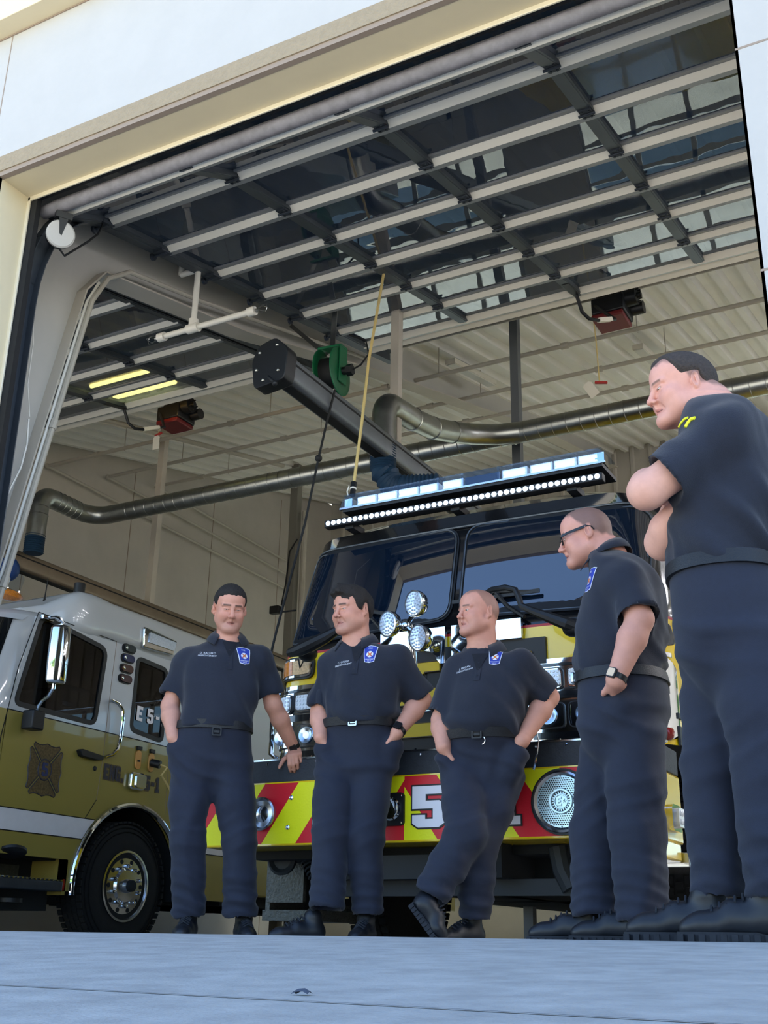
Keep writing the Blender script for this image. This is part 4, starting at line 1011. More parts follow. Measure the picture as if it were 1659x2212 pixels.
# wheel arch hole: the lower cab is built in pieces around it
wc=at(270,1913,X=TX-.02); WY,WZ=7.87,.405
m=MB().use('engine_yellow_old')
ra=.70
def lower(mb,side):
    X=TX if side>0 else 2*TC-TX
    arc=[(WY-ra*math.cos(PI*k/20),WZ-.02+(ra)*math.sin(PI*k/20)) for k in range(21)]
    front=6.28; P=[(front,.56),(WY-ra,.56 if False else .56)]
    pts=[(front,zs),(front,.56)]+[p for p in arc if p[1]>.30]+[(9.4,.42),(9.4,zs)]
    pts=[(front,zs),(front,.57),(WY-ra-.08,.57),(WY-ra-.08,.33),(WY-ra,.33)]+[p for p in arc if p[1]>.45]+[(WY+ra,.33),(9.4,.33),(9.4,zs)]
    pp=MB(); tri_prism(mb,[(y,z) for y,z in pts],((X-(0 if side>0 else 0),0,0),(0,1,0),(0,0,1)),-.06 if side>0 else 0,0 if side>0 else .06)
lower(m,1); lower(m,-1)
band2(m,[.57,1.0,zs],6.28)
# floor of the cab and back
m.use('under_black').box((TC-1.15,6.3,.56),(TC+1.15,7.1,.66)); m.box((TC-1.15,8.65,.5),(TC+1.15,9.4,.66))
m.build('lower_cab',['engine_yellow_old'],E2,smooth=40)
# upper cab shell: white with window openings cut as pieces
def win_outline(pts,r): return roundpoly(ccw([sidep(p) for p in pts]),r)
w1=win_outline([(30,1520),(88,1338),(100,1333),(232,1402),(205,1566)],[.08,.10,.10,.07,.07])
w2=win_outline([(297,1419),(362,1447),(350,1604),(281,1577)],.07)
m=MB().use('engine_white')
# side walls with holes: bridge between the outer sheet and window outlines through tessellation
from mathutils.geometry import tessellate_polygon
def sheet(mb,outer,holes,F,d0,d1):
    outer=ccw(outer); holes=[ccw(h)[::-1] for h in holes]; loops=[outer]+holes
    o,ex,ey=V(F[0]),V(F[1]),V(F[2]); ez=ex.cross(ey); flat=[p for L in loops for p in L]
    T=tessellate_polygon([[V((x,y,0)) for x,y in L] for L in loops]); n=len(flat)
    A=[o+ex*x+ey*y+ez*d0 for x,y in flat]; B=[o+ex*x+ey*y+ez*d1 for x,y in flat]; fs=[]
    for a,b,c in T:
        s=(flat[b][0]-flat[a][0])*(flat[c][1]-flat[a][1])-(flat[c][0]-flat[a][0])*(flat[b][1]-flat[a][1])
        t=(a,b,c) if s>0 else (a,c,b); fs.append(tuple(n+i for i in t)); fs.append(tuple(reversed(t)))
    k=0
    for L in loops:
        for i in range(len(L)): j=(i+1)%len(L); fs.append((k+i,k+j,n+k+j,n+k+i))
        k+=len(L)
    mb.add(A+B,fs)
yfz=lambda z: float(np.interp(z,[1.4,1.6,2.42],[6.28,6.28,6.45]))
so=[(6.28,zs),(9.4,zs),(9.4,2.42),(6.47,2.42),(6.30,1.7)]
sheet(m,so,[w1,w2],FS,-.05,0)
m.box((2*TC-TX-.0,6.28,zs),(2*TC-TX+.05,9.4,2.42))
# front and roof shells
def strip(mb,zz,yb):
    for sgn in (1,-1):
        rows=[]
        for z in zz:
            P=cabsec(z,yb)[1:10]; P=P if sgn>0 else [V((2*TC-p.x,p.y,p.z)) for p in P]; P=[V((P[0].x,max(P[0].y,yfz(z)+.0),z))]+P
            rows.append(P if sgn<0 else P[::-1])
        mb.loft(rows,False,False,False)
strip(m,[zs,1.7,2.0,2.3,2.42],6.45)
band2(m,[2.42,2.46,2.50,2.53,2.55]); t_=list(reversed(cabsec(2.55))); m.add(t_,[tuple(range(len(t_)))])
m.build('upper_cab',['engine_white'],E2,smooth=40)
# windscreen wraps the front
m=MB(); rows=[]
for z in (1.62,1.8,2.0,2.2,2.36):
    P=cabsec(z,6.6); rows.append([p+ (V((.0,-.008,0))) for p in P[4:-4]])
m.loft([r[::-1] for r in rows],False,False,False); m.build('windscreen','side_glass',E2)
m=MB(); rows=[]
for z in (zs,1.62): rows.append(cabsec(z,6.6)[3:-3][::-1])
m.loft(rows,False,False,False); rows=[cabsec(z,6.6)[3:-3][::-1] for z in (2.36,2.42)]; m.loft(rows,False,False,False); m.build('windscreen_surround','engine_white',E2)
# front corner window (black edge at the left margin of the photograph)
m=MB(); P=roundpoly(ccw([sidep((-60,1500)),sidep((-60,1290)),sidep((5,1312)),sidep((45,1372)),sidep((2,1490))]),[.02,.02,.1,.12,.05])
def onfront(P,off,mb,nx=14):
    pass
for nm,pts,mt in (('side_window',w1,'cab_glass'),('rear_window',w2,'cab_glass')):
    m=MB(); m.frame(inset(pts,-.012),inset(pts,.028),FS,-.02,.006); fr=m.build(nm,'trim_black',E2)
    m=MB(); m.prism(pts,FS,-.012,-.006); m.build('glass','cab_glass',fr)
m=MB(); a,b=at(222,1405,X=TX-.04),at(205,1555,X=TX-.04); m.bar(a,b,.012,.035,(0,1,0)); a,b=at(98,1345,X=TX-.04),at(72,1520,X=TX-.04); m.bar(a,b,.012,.03,(0,1,0)); m.build('window_post','chrome_dull',E2)
# inside the cab
m=MB(); m.box((TC-1.1,7.05,.9),(TX-.15,7.4,2.0)); m.box((TC-1.1,6.75,.8),(TX-.15,7.2,1.35)); m.box((TC-1.2,8.9,.6),(TC+1.2,9.0,2.38)); m.build('seats','seat_dark',E2,bevel=.05)
m=MB(); m.box((TC-1.18,6.5,.67),(TC-1.1,9.3,2.40)); m.box((TC-1.18,6.4,2.38),(TC+1.18,9.3,2.41)); m.box((TC-1.15,6.45,.9),(TC+1.15,6.7,1.55)); m.build('cab_lining','seat_dark',E2)
m=MB(); pl=at(146,1521,X=TX-.148); m.obox(pl,V((.002,0,0)),V((0,.06,0)),V((0,0,.018))); m.build('seat_badge','chrome_dull',E2)
m=MB(); p=at(322,1460,X=TX-.35); m.sphere(p,(.1,.16,.22),10,8); m.sphere(p+V((0,.1,-.1)),(.08,.09,.16),10,8)
for i in range(len(m.v)): m.v[i]=tuple(c+random.uniform(-.02,.02) for c in m.v[i])
m.build('turnout_coat','coat_tan',E2)
# door lines
def sline(mb,pts,w=.006):
    q=[at(*p,X=TX+.0005) for p in pts]
    for a,b in zip(q,q[1:]): mb.bar(a,b,.004,w,(0,0,1) if abs((b-a).z)<abs((b-a).y) else (0,1,0))
for q_ in ([(-20,1720),(2,1590),(40,1440),(84,1322),(252,1386)],[(208,1728),(160,1805)]): m=MB(); sline(m,q_); m.build('door_gap','rubber',E2)
for q_ in ([(252,1386),(240,1480),(222,1640),(208,1728)],[(365,1640),(356,1760)]): m=MB(); sline(m,q_,.004); m.build('door_seam','letter_dark' if False else 'joint',E2)
m=MB(); m.box((TX,6.28,zs-.004),(TX+.002,9.4,zs+.004)); m.build('colour_line','rubber',E2)
# lower white stripe
zt,zb=at(80,1753,X=TX).z,at(80,1801,X=TX).z
m=MB(); P=[(6.28,zb)]
arcx=lambda z: WY-math.sqrt(max(0,(ra+.01)**2-(z-WZ+.02)**2))
tri_prism(m,[(6.285,zb),(arcx(zb),zb),(arcx((zb+zt)/2),(zb+zt)/2),(arcx(zt),zt),(6.285,zt)],FS,0,.003)
m.build('white_stripe','stripe_white',E2); m=MB()
yr=lambda z: WY+math.sqrt(max(0,(ra+.01)**2-(z-WZ+.02)**2))
tri_prism(m,[(yr(zb),zb),(9.39,zb),(9.39,zt),(yr(zt),zt),(yr((zb+zt)/2),(zb+zt)/2)],FS,0,.003); m.build('white_stripe','stripe_white',E2)
m=MB()
for z in (zt,zb): m.box((TX,6.285,z-.004),(TX+.004,arcx(z),z+.004)); m.box((TX,yr(z),z-.004),(TX+.004,9.39,z+.004))
m.build('stripe_edge','rubber',E2)
# bright wheel arch lip
m=MB(); q=[V((TX+.012,WY-(ra-.015)*math.cos(a),WZ-.02+(ra-.015)*math.sin(a))) for a in [-.12+(PI+.24)*k/36 for k in range(37)]]
m.tube(q,.024,8); m.build('arch_lip','chrome',E2)
m=MB(); q0=[V((TX-.06,p.y,p.z)) for p in q]; q1=[V((TX-.75,p.y,p.z)) for p in q]; m.loft([q0,q1],False,False,False); m.build('wheel_well','under_black',E2)
wheel(E2,V((TX-.17,WY,WZ)),1,r=.525); wheel(E2,V((2*TC-TX+.17,WY,WZ)),-1,r=.525,hub=False)
# step well in front of the wheel
sy=at(60,1855,X=TX)
m=MB(); m.use('engine_yellow_old').box((TX-.4,6.3,.30),(TX-.36,WY-ra-.06,.57)); m.box((TX-.4,WY-ra-.08,.30),(TX-.0,WY-ra-.04,.57)); m.build('step_well',['engine_yellow_old'],E2)
m=MB(); m.box((TX-.36,6.2,.31),(TX-.345,WY-ra-.22,.52)); m.build('kick_plate','treadplate',E2)
m=MB(); m.box((TX-.36,5.95,.325),(TX+.03,WY-ra-.1,.40)); sp=m.build('step','dark_steel',E2,bevel=.008)
m=MB(); n=24
for k in range(n): y=lerp(5.98,WY-ra-.12,k/(n-1)); m.box((TX-.02,y-.008,.40),(TX+.032,y+.008,.412))
m.build('step_teeth','chrome_dull',sp)
m=MB(); m.lathe(at(26,1837,X=TX+.0),(.3,-.2,-1),[(0,.11),(.02,.11),(.03,.09)],20); m.lathe(at(20,1940,X=TX-.1),(0,0,-1),[(0,.1),(.03,.1)],20); m.build('step_lamp','trim_black',E2)
m=MB(); m.box((TX-.02,WY-ra-.075,.335),(TX+.003,WY-ra-.055,.42)); m.build('reflector','lens_red',E2)
m=MB(); m.box((TC-.9,6.0,.30),(TC+.9,14,.6)); m.box((TC-1.1,6.2,.18),(TC+1.1,7.1,.34)); m.box((TC-1.1,9.4,.3),(TC+1.1,12,.75)); m.build('chassis','under_black',E2)
# body behind the cab
m=MB().use('engine_yellow_old').box((TC-1.22,9.5,.4),(TC+1.22,14.5,zs)); m.use('engine_white').box((TC-1.22,9.5,zs),(TC+1.22,14.5,2.4)); m.build('body',['engine_yellow_old'],E2,bevel=.015)
# raised roof: a swept front face that runs down into a bulge at each side
def rsec(y,zt,wd,zlow): return [V((TC+px,y,pz)) for px,pz in rrect(2*wd,zt-zlow,.10,6,0,(zt+zlow)/2)]
m=MB(); m.loft([rsec(6.60,2.57,.98,2.40),rsec(6.72,2.61,1.12,2.40),rsec(6.86,2.72,1.25,2.38),rsec(6.95,2.77,1.275,2.38),rsec(7.08,2.785,1.28,2.38),rsec(7.2,2.785,1.275,2.40),rsec(7.35,2.78,1.258,2.42),rsec(9.4,2.78,1.255,2.42)])
m.build('raised_roof','engine_white',E2,smooth=50)
m=MB(); p=at(172,1268,X=TX-.3); m.cyl(p+V((0,0,-.08)),p+V((0,0,.03)),.05,n=14); m.build('roof_cap','trim_black',E2)
m=MB(); a,b=at(95,1301,X=TX-.3),at(104,1250,X=TX-.3); m.tube([a,a.lerp(b,.25),b],.006,6,rs=[.014,.006,.004]); m.build('antenna','rubber',E2)
# roof marker and lamp at the left margin
m=MB(); p=at(15,1284,X=TX-.25); m.sphere(p,(.09,.16,.045),12,6); m.build('amber_marker','lens_amber',E2)
m=MB(); p=at(4,1250,X=TX-.45); m.prism(roundpoly([(-.14,-.09),(.12,-.11),(.16,.03),(.08,.10),(-.14,.1)],.02),(p,(0,1,0),(0,0,1)),-.1,.1); m.build('lamp_housing','clear_cover',E2)
m=MB(); m.sphere(at(8,1252,X=TX-.42),.055,12,8); m.build('beacon_bulb','chrome',E2)
# chrome mirror on its bent arms
mc=at(131,1418,X=TX+.3)
t_=at(133,1352,X=TX+.3); b_=at(119,1478,X=TX+.3)
ax=(t_-b_).normalized(); e=V((.55,-.83,0)); e=(e-ax*e.dot(ax)).normalized(); s=ax.cross(e)
L=(t_-b_).length; m=MB(); rings=[]
for t,k in ((0,.72),(.02,.92),(.06,1),(.5,1.06),(.94,1),(.98,.92),(1,.72)):
    c=b_.lerp(t_,t); P=rrect(.155*k,.135*k,.055*k,6); rings.append([c+s*x+e*y for x,y in P])
m.loft(rings); mr=m.build('mirror_shell','chrome',E2,smooth=50)
m=MB(); arm=[at(98,1333,X=TX+.06),at(108,1335,X=TX+.12),at(122,1334,X=TX+.24),at(131,1338,X=TX+.3),at(135,1346,X=TX+.3),at(135,1356,X=TX+.3)]
m.tube(arm,.016,8); m.obox(at(102,1336,X=TX+.03),V((.02,0,0)),V((0,.06,0)),V((0,0,.016))); m.build('upper_arm','chrome',mr)
m=MB(); m.tube([at(117,1472,X=TX+.3),at(115,1487,X=TX+.3),at(105,1503,X=TX+.25),at(92,1512,X=TX+.17),at(83,1525,X=TX+.13),at(80,1545,X=TX+.12)],.016,8); m.build('lower_arm','chrome',mr)
m=MB(); c=at(72,1556,X=TX+.1); m.obox(c,V((.06,0,0)),V((0,.065,0)),V((0,0,.075))); m.build('arm_bracket','trim_black',mr,bevel=.012)
# side fittings
P=ccw([sidep(p) for p in ((306,1353),(378,1386),(370,1417),(304,1399))]); 
m=MB(); m.prism(roundpoly(P,.03),FS,0,.035); sl=m.build('scene_lamp','chrome',E2,bevel=.01)
m=MB(); m.prism(inset(roundpoly(ccw([sidep(p) for p in ((316,1364),(376,1388),(369,1410),(312,1390))]),.02),.01),FS,.035,.045); m.build('lens','lens_white' if False else 'spot_lens',sl)
for (px,py),mt in zip(((277,1402),(274,1423),(271,1445),(268,1467)),('lens_teal','lens_blue','lens_brown','lens_maroon')):
    c=at(px,py,X=TX); F=(c,(0,.97,-.0),(0,0,1))
    m=MB(); m.prism(rrect(.165,.078,.036),((c),(0,1,0),(0,0,1)),0,.018); h=m.build('marker_lamp','trim_black',E2)
    m=MB(); m.prism(rrect(.145,.06,.028),(c,(0,1,0),(0,0,1)),.016,.032); m.build('lens',mt,h)
    m=MB(); m.sphere(c+V((.03,-.05,.0)),(.006,.018,.018),8,5); m.build('chrome_end','chrome',h)
m=MB(); m.tube([at(243,1513,X=TX),at(245,1514,X=TX+.06),at(256,1519,X=TX+.08),at(265,1535,X=TX+.08),at(265,1555,X=TX+.08),at(260,1595,X=TX+.08),at(254,1618,X=TX+.08),at(243,1631,X=TX+.07),at(231,1634,X=TX+.05),at(229,1634,X=TX)],.017,10); m.build('grab_handle','chrome',E2)
m=MB(); P=roundpoly(ccw([sidep(p) for p in ((164,1620),(170,1618),(216,1634),(214,1643),(202,1643),(168,1634))]),.02); m.prism(P,FS,0,.05); m.lathe(at(204,1660,X=TX),(1,0,0),[(0,.022),(.012,.02),(.014,0)],14); m.build('door_handle','trim_black',E2,bevel=.008)
for k,(px,py) in enumerate(((297,1639),(325,1645))):
    c=at(px,py,X=TX); m=MB(); m.prism(rrect(.075,.165,.035),(c+V((0,0,-.01)),(0,1,0),(0,0,1)),0,.014); o=m.build('power_inlet','gold_plate',E2,bevel=.003)
    m=MB(); m.obox(c+V((.01,0,.09)),V((.012,0,0)),V((0,.03,0)),V((0,0,.016))); m.obox(c+V((.016,.0,-.02)),V((.006,0,0)),V((0,.014,0)),V((0,0,.008))); m.build('inlet_hinge','trim_black',o)
    if k: 
        m=MB(); m.cyl(c+V((.01,0,-.01)),c+V((.09,.03,-.03)),.036,n=12); m.build('plug','trim_black',o)
        m=MB(); m.tube([c+V((.09,.03,-.03)),c+V((.13,.08,-.05)),at(348,1675,X=TX+.12),at(362,1697,X=TX+.12),at(380,1730,X=TX+.12)],.011,6); tag(m.build('charging_cable','yellow_cord'),'pale yellow charging cable plugged into the side of the left engine','cable')
# lettering on the side
def slet(s,p0,p1,h,w,gap,face,edge,d=.002,grow=.05,X=TX):
    a=at(*p0,X=X); b=at(*p1,X=X)
    return block_text(s,((X+.001,a.y,a.z),(0,1,0),(0,0,1)),h,w,gap,E2,face,edge,d,grow)
c1=at(222,1685,X=TX); 
block_text('ENG.',((TX+.001,c1.y,1.245),(0,1,0),(0,0,1)),.125,.062,.010,E2,'letter_dark','emblem_gold',.002,.06)
c2=at(310,1705,X=TX); block_text('5-1',((TX+.001,c2.y+.005,1.215),(0,1,0),(0,0,1)),.125,.070,.010,E2,'letter_dark','emblem_gold',.002,.06)
c3=at(293,1548,X=TX); block_text('E 5-1',((TX+.0,c3.y+.01,1.80),(0,1,0),(0,0,1)),.13,.085,.022,E2,'letter_white',None,.001)
c=at(290,1688,X=TX); m=MB(); m.prism(rrect(.185,.15,.03),(c,(0,1,0),(0,0,1)),0,.05); h=m.build('warning_lamp','chrome',E2,bevel=.015)
m=MB(); m.prism(rrect(.13,.11,.02),(c+V((0,.025,0)),(0,1,0),(0,0,1)),.05,.062); m.build('lens','chrome_dull',h)
# maltese cross on the door
c=at(96,1663,X=TX); Rm=.185
def cross_arm(k,r0=.035,r1=.20,w0=.07,w1=.165):
    a=PI/2*k; P=[(-.052,.066),(-.150,.163),(-.158,.178),(-.146,.196),(-.10,.184),(-.05,.186),(0,.200),(.05,.186),(.10,.184),(.146,.196),(.158,.178),(.150,.163),(.052,.066),(.03,.076),(0,.082),(-.03,.076)]
    return [(x*math.cos(a)-y*math.sin(a),x*math.sin(a)+y*math.cos(a)) for x,y in P]
m=MB(); F=((c.x,c.y,c.z),(0,.92,0),(0,0,1.02))
for k in range(4): tri_prism(m,cross_arm(k),F,.001,.003)
m.prism(rrect(.15,.15,.0749,6),F,.001,.004); cr=m.build('cross_emblem','emblem_gold',E2,smooth=0)
m=MB(); m.frame(rrect(.16,.16,.08,6),rrect(.145,.145,.0725,6),F,.003,.006)
for k in range(4): q=[V(F[0])+V(F[1])*x+V(F[2])*y+V((.003,0,0)) for x,y in cross_arm(k)]; q.append(q[0]); m.tube(q,.004,4,cap=False)
m.build('emblem_edge','letter_dark',cr)
m=MB(); P=block('5')[0]; tri_prism(m,[(x*.09-.03,y*.105-.05) for x,y in P],((TX+.004,c.y,c.z),(0,1,0),(0,0,1)),0,.003); m.build('emblem_number','letter_blue',cr,smooth=0)
# ================================================================ people
mat('skin','ffffff',.52,attr='Col',var=.05,vscale=30,spec=.35,bump=.06,bscale=260)
mat('hair_dark','221d1a',.75,var=.3,vscale=120,bump=.6,bscale=220)
mat('hair_brown','3a312b',.75,var=.3,vscale=120,bump=.6,bscale=220)
mat('hair_gray','4a4440',.8,var=.25,vscale=150,bump=.4,bscale=260)
mat('navy_shirt','161b29',.85,var=.10,vscale=60,bump=.25,bscale=420,sheen=.15)
mat('navy_trousers','171d2e',.8,var=.08,vscale=50,bump=.2,bscale=520,sheen=.1)
mat('navy_tee','10131c',.85)
mat('belt_black','14161a',.5,bump=.2,bscale=200)
mat('boot_black','15181e',.45,var=.15,vscale=30)
mat('sole_black','1d2128',.8,var=.2,vscale=40)
mat('eye_white','cfc6be',.25); mat('iris','2e2a26',.15)
mat('patch_blue','2b3fa0',.6); mat('patch_white','dfe3ee',.6); mat('patch_orange','d9803a',.6); mat('patch_red','a6324a',.6)
mat('thread_white','d5d8de',.6); mat('thread_yellow','e8e62a',.5)
mat('watch_black','111317',.35); mat('watch_face','d8bfa0',.15,emit=.0); mat('watch_dark','15171c',.1)
mat('glasses','14161a',.3)
class SDF:
    """a signed distance field on a box grid; surface nets turn it into a mesh"""
    def __init__(s,lo,hi,h,fine=None):
        s.ax=[]
        for i in range(3):
            a=np.arange(lo[i],hi[i]+h,h)
            if fine:
                f0,f1,fh=fine[0][i],fine[1][i],fine[2]
                p=[a[a<f0-h*.3],np.arange(f0,f1,fh),a[a>f1+h*.3]]; a=np.concatenate(p)
            s.ax.append(a.astype(np.float32))
        s.F=np.full([len(a) for a in s.ax],.3,np.float32)
    def reg(s,lo,hi):
        sl=[]
        for i in range(3):
            a=np.searchsorted(s.ax[i],lo[i]); b=np.searchsorted(s.ax[i],hi[i])
            if b<=a: return None,None
            sl.append(slice(a,b))
        return tuple(sl),np.ix_(*[s.ax[i][sl[i]] for i in range(3)])
    def put(s,sl,d,k,op):
        G=s.F[sl]
        if op=='add': a,b=G,d
        elif op=='sub': a,b=-G,d
        else: a,b=-G,-d
        if k>0: h=np.clip(.5+.5*(b-a)/k,0,1); r=b*(1-h)+a*h-k*h*(1-h)
        else: r=np.minimum(a,b)
        s.F[sl]=r if op=='add' else -r
    def cone(s,a,b,ra,rb,k=.015,op='add',flat=None,fs=1.,bend=0):
        a,b=np.array(a,float),np.array(b,float); m=max(ra,rb)*max(1,fs)+k+.03
        sl,g=s.reg(np.minimum(a,b)-m,np.maximum(a,b)+m)
        if sl is None: return s
        ab=b-a; L2=float(ab@ab)+1e-9
        q=[g[i]-a[i] for i in range(3)]
        t=np.clip((q[0]*ab[0]+q[1]*ab[1]+q[2]*ab[2])/L2,0,1)
        q=[q[i]-t*ab[i] for i in range(3)]
        if flat is not None:
            n=np.array(flat,float); n/=np.linalg.norm(n); qn=q[0]*n[0]+q[1]*n[1]+q[2]*n[2]
            q=[q[i]+n[i]*qn*(1/fs-1) for i in range(3)]
        d=np.sqrt(q[0]**2+q[1]**2+q[2]**2)-(ra+(rb-ra)*t)
        if flat is not None and fs<1: d=d*np.float32(max(fs,.5))
        s.put(sl,d.astype(np.float32),k,op); return s
    def ell(s,c,r,A=None,k=.015,op='add'):
        c=np.array(c,float); r=np.array(r,float); A=np.eye(3) if A is None else np.array(A,float); m=max(r)+k+.02
        sl,g=s.reg(c-m,c+m)
        if sl is None: return s
        q=[g[i]-c[i] for i in range(3)]
        l=[(q[0]*A[j][0]+q[1]*A[j][1]+q[2]*A[j][2]) for j in range(3)]
        k0=np.sqrt(sum((l[j]/r[j])**2 for j in range(3))); k1=np.sqrt(sum((l[j]/r[j]**2)**2 for j in range(3)))+1e-6
        s.put(sl,(k0*(k0-1)/k1).astype(np.float32),k,op); return s
    def plane(s,p,n,k=.004):
        """keep what lies behind the plane"""
        n=np.array(n,float); n/=np.linalg.norm(n); sl,g=s.reg([a[0] for a in s.ax],[a[-1]+1 for a in s.ax])
        d=(g[0]-p[0])*n[0]+(g[1]-p[1])*n[1]+(g[2]-p[2])*n[2]
        s.put(sl,d.astype(np.float32),k,'int'); return s
    def loft(s,secs,k=.02,op='add',e=2.3,ends=True):
        """upright body of elliptical sections (x,y,z,half width,half depth,yaw)"""
        S=np.array(sorted(secs,key=lambda q:q[2]),float); z0,z1=S[0,2],S[-1,2]; mx=float(max(S[:,3].max(),S[:,4].max()))+.06
        sl,g=s.reg([S[:,0].min()-mx,S[:,1].min()-mx,z0-.06],[S[:,0].max()+mx,S[:,1].max()+mx,z1+.06])
        if sl is None: return s
        zz=np.clip(g[2],z0,z1).ravel()
        def ip(c):
            # smooth interpolation
            x,y=S[:,2],S[:,c]; i=np.clip(np.searchsorted(x,zz)-1,0,len(x)-2); t=(zz-x[i])/(x[i+1]-x[i]); m=np.gradient(y,x)
            h=x[i+1]-x[i]; return (2*t**3-3*t**2+1)*y[i]+(t**3-2*t**2+t)*h*m[i]+(-2*t**3+3*t**2)*y[i+1]+(t**3-t**2)*h*m[i+1]
        P=[ip(c)[None,None,:] for c in (0,1,3,4,5)]
        dx,dy=g[0]-P[0],g[1]-P[1]; c,sn=np.cos(P[4]),np.sin(P[4])
        u=np.abs(dx*c+dy*sn)/P[2]; v=np.abs(-dx*sn+dy*c)/P[3]
        d=((u**e+v**e)**(1/e)-1)*np.minimum(P[2],P[3])
        ez=np.maximum(z0-g[2],g[2]-z1); d=np.maximum(d,ez)
        s.put(sl,d.astype(np.float32),k,op); return s
    def mesh(s):
        F=s.F; F[0]=F[-1]=.3; F[:,0]=F[:,-1]=.3; F[:,:,0]=F[:,:,-1]=.3
        I=F<0; n=[k-1 for k in F.shape]
        C=np.zeros(n,np.uint8)
        for dx in (0,1):
            for dy in (0,1):
                for dz in (0,1): C+=I[dx:n[0]+dx,dy:n[1]+dy,dz:n[2]+dz]
        idx=np.argwhere((C>0)&(C<8)); N=len(idx); acc=np.zeros((N,3)); cnt=np.zeros(N)
        X,Y,Z=s.ax; P=lambda q:np.stack([X[q[:,0]],Y[q[:,1]],Z[q[:,2]]],1)
        for ax in range(3):
            o=[i for i in range(3) if i!=ax]
            for a in (0,1):
                for b in (0,1):
                    q0=idx.copy(); q0[:,o[0]]+=a; q0[:,o[1]]+=b; q1=q0.copy(); q1[:,ax]+=1
                    f0=F[tuple(q0.T)]; f1=F[tuple(q1.T)]; m=(f0<0)!=(f1<0)
                    t=(f0[m]/(f0[m]-f1[m]))[:,None]; acc[m]+=P(q0[m])*(1-t)+P(q1[m])*t; cnt[m]+=1
        V_=acc/cnt[:,None]
        num=np.full(n,-1,np.int64); num[tuple(idx.T)]=np.arange(N); fs=[]
        for ax in range(3):
            o=[(ax+1)%3,(ax+2)%3]; sl0=[slice(None)]*3; sl1=[slice(None)]*3
            sl0[ax]=slice(0,-1); sl1[ax]=slice(1,None)
            E=I[tuple(sl0)]!=I[tuple(sl1)]; q=np.argwhere(E)
            ok=(q[:,o[0]]>0)&(q[:,o[1]]>0)&(q[:,o[0]]<n[o[0]])&(q[:,o[1]]<n[o[1]]); q=q[ok]
            c=[]
            for a,b in ((1,1),(0,1),(0,0),(1,0)):
                r=q.copy(); r[:,o[0]]-=a; r[:,o[1]]-=b; c.append(num[tuple(r.T)])
            Q=np.stack(c,1); inside=I[tuple(q.T)]; Q[~inside]=Q[~inside][:,::-1]; fs.append(Q)
        return V_,np.concatenate(fs)
def sdf_obj(S,name,mats,parent,disp=None,relax=1,col=None):
    vs,fs=S.mesh()
    e=np.concatenate([fs[:,[0,1]],fs[:,[1,2]],fs[:,[2,3]],fs[:,[3,0]]])
    for _ in range(relax):
        a=np.zeros_like(vs); c=np.zeros(len(vs)); np.add.at(a,e[:,0],vs[e[:,1]]); np.add.at(a,e[:,1],vs[e[:,0]]); np.add.at(c,e[:,0],1); np.add.at(c,e[:,1],1)
        vs=vs*.5+.5*a/c[:,None]
    if disp is not None:
        d1=vs[fs[:,2]]-vs[fs[:,0]]; d2=vs[fs[:,3]]-vs[fs[:,1]]; fn=np.cross(d1,d2); nn=np.zeros_like(vs)
        for k in range(4): np.add.at(nn,fs[:,k],fn)
        nn/=np.linalg.norm(nn,axis=1)[:,None]+1e-9; vs=vs+nn*disp(vs)[:,None]
    q=np.array(org(parent)); me=bpy.data.meshes.new(name)
    me.vertices.add(len(vs)); me.vertices.foreach_set('co',(vs-q).astype(np.float32).ravel())
    me.loops.add(len(fs)*4); me.loops.foreach_set('vertex_index',fs.astype(np.int32).ravel())
    me.polygons.add(len(fs)); me.polygons.foreach_set('loop_start',np.arange(0,len(fs)*4,4,dtype=np.int32)); me.polygons.foreach_set('loop_total',np.full(len(fs),4,np.int32))
    me.update(calc_edges=True); me.validate(); me.shade_smooth()
    if col is not None:
        a=me.color_attributes.new('Col','FLOAT_COLOR','POINT'); c=np.ones((len(vs),4),np.float32); c[:,:3]=col(vs); a.data.foreach_set('color',c.ravel())
    me.materials.append(M(mats)); o=bpy.data.objects.new(name,me); COL.objects.link(o); o.parent=parent
    o['_v']=0; del o['_v']
    return o,vs,fs
def wob(p,fr,ph,warp=.0):
    """cheap smooth noise from sines"""
    x,y,z=p[:,0]*fr[0],p[:,1]*fr[1],p[:,2]*fr[2]
    a=np.sin(x+1.7*np.sin(y*.7+ph)+ph)+np.sin(y*1.13+1.3*np.sin(z*.83+ph*2)+2*ph)+np.sin(z*.91+1.5*np.sin(x*.61+3*ph)+ph*1.3)
    return a/3
def L3(c): return np.array(lin(c)[:3])
class Man:
    def __init__(s,px,py,Y,label,yaw,tone='c9917c'):
        s.b=at(px,py,Y=Y); s.b.z=0
        tc=V((CAM.x-s.b.x,CAM.y-s.b.y,0)).normalized(); s.tc=tc; s.rt=V((-tc.y,tc.x,0))    # towards the camera, image right
        s.f=s.dirn(yaw); s.lf=V((-s.f.y,s.f.x,0))      # torso forward, and the person's left
        s.root=thing('person',label,'person',s.b); s.tone=tone; s.yaw=yaw
    def dirn(s,a): a=R(a); return s.tc*math.cos(a)+s.rt*math.sin(a)
    def J(s,px,py,d=0.):
        """point seen at a pixel, d metres nearer than the plane through the feet"""
        r=ROT@V((px-FW/2,-(py-FH/2),-FPX)); t=((s.b+s.tc*d-CAM).dot(s.tc))/r.dot(s.tc); return CAM+r*t
    def sec(s,px,py,d,a,b,yaw=None):
        p=s.J(px,py,d); f=s.f if yaw is None else s.dirn(yaw); return (p.x,p.y,p.z,a,b,math.atan2(f.y,f.x)+PI/2)
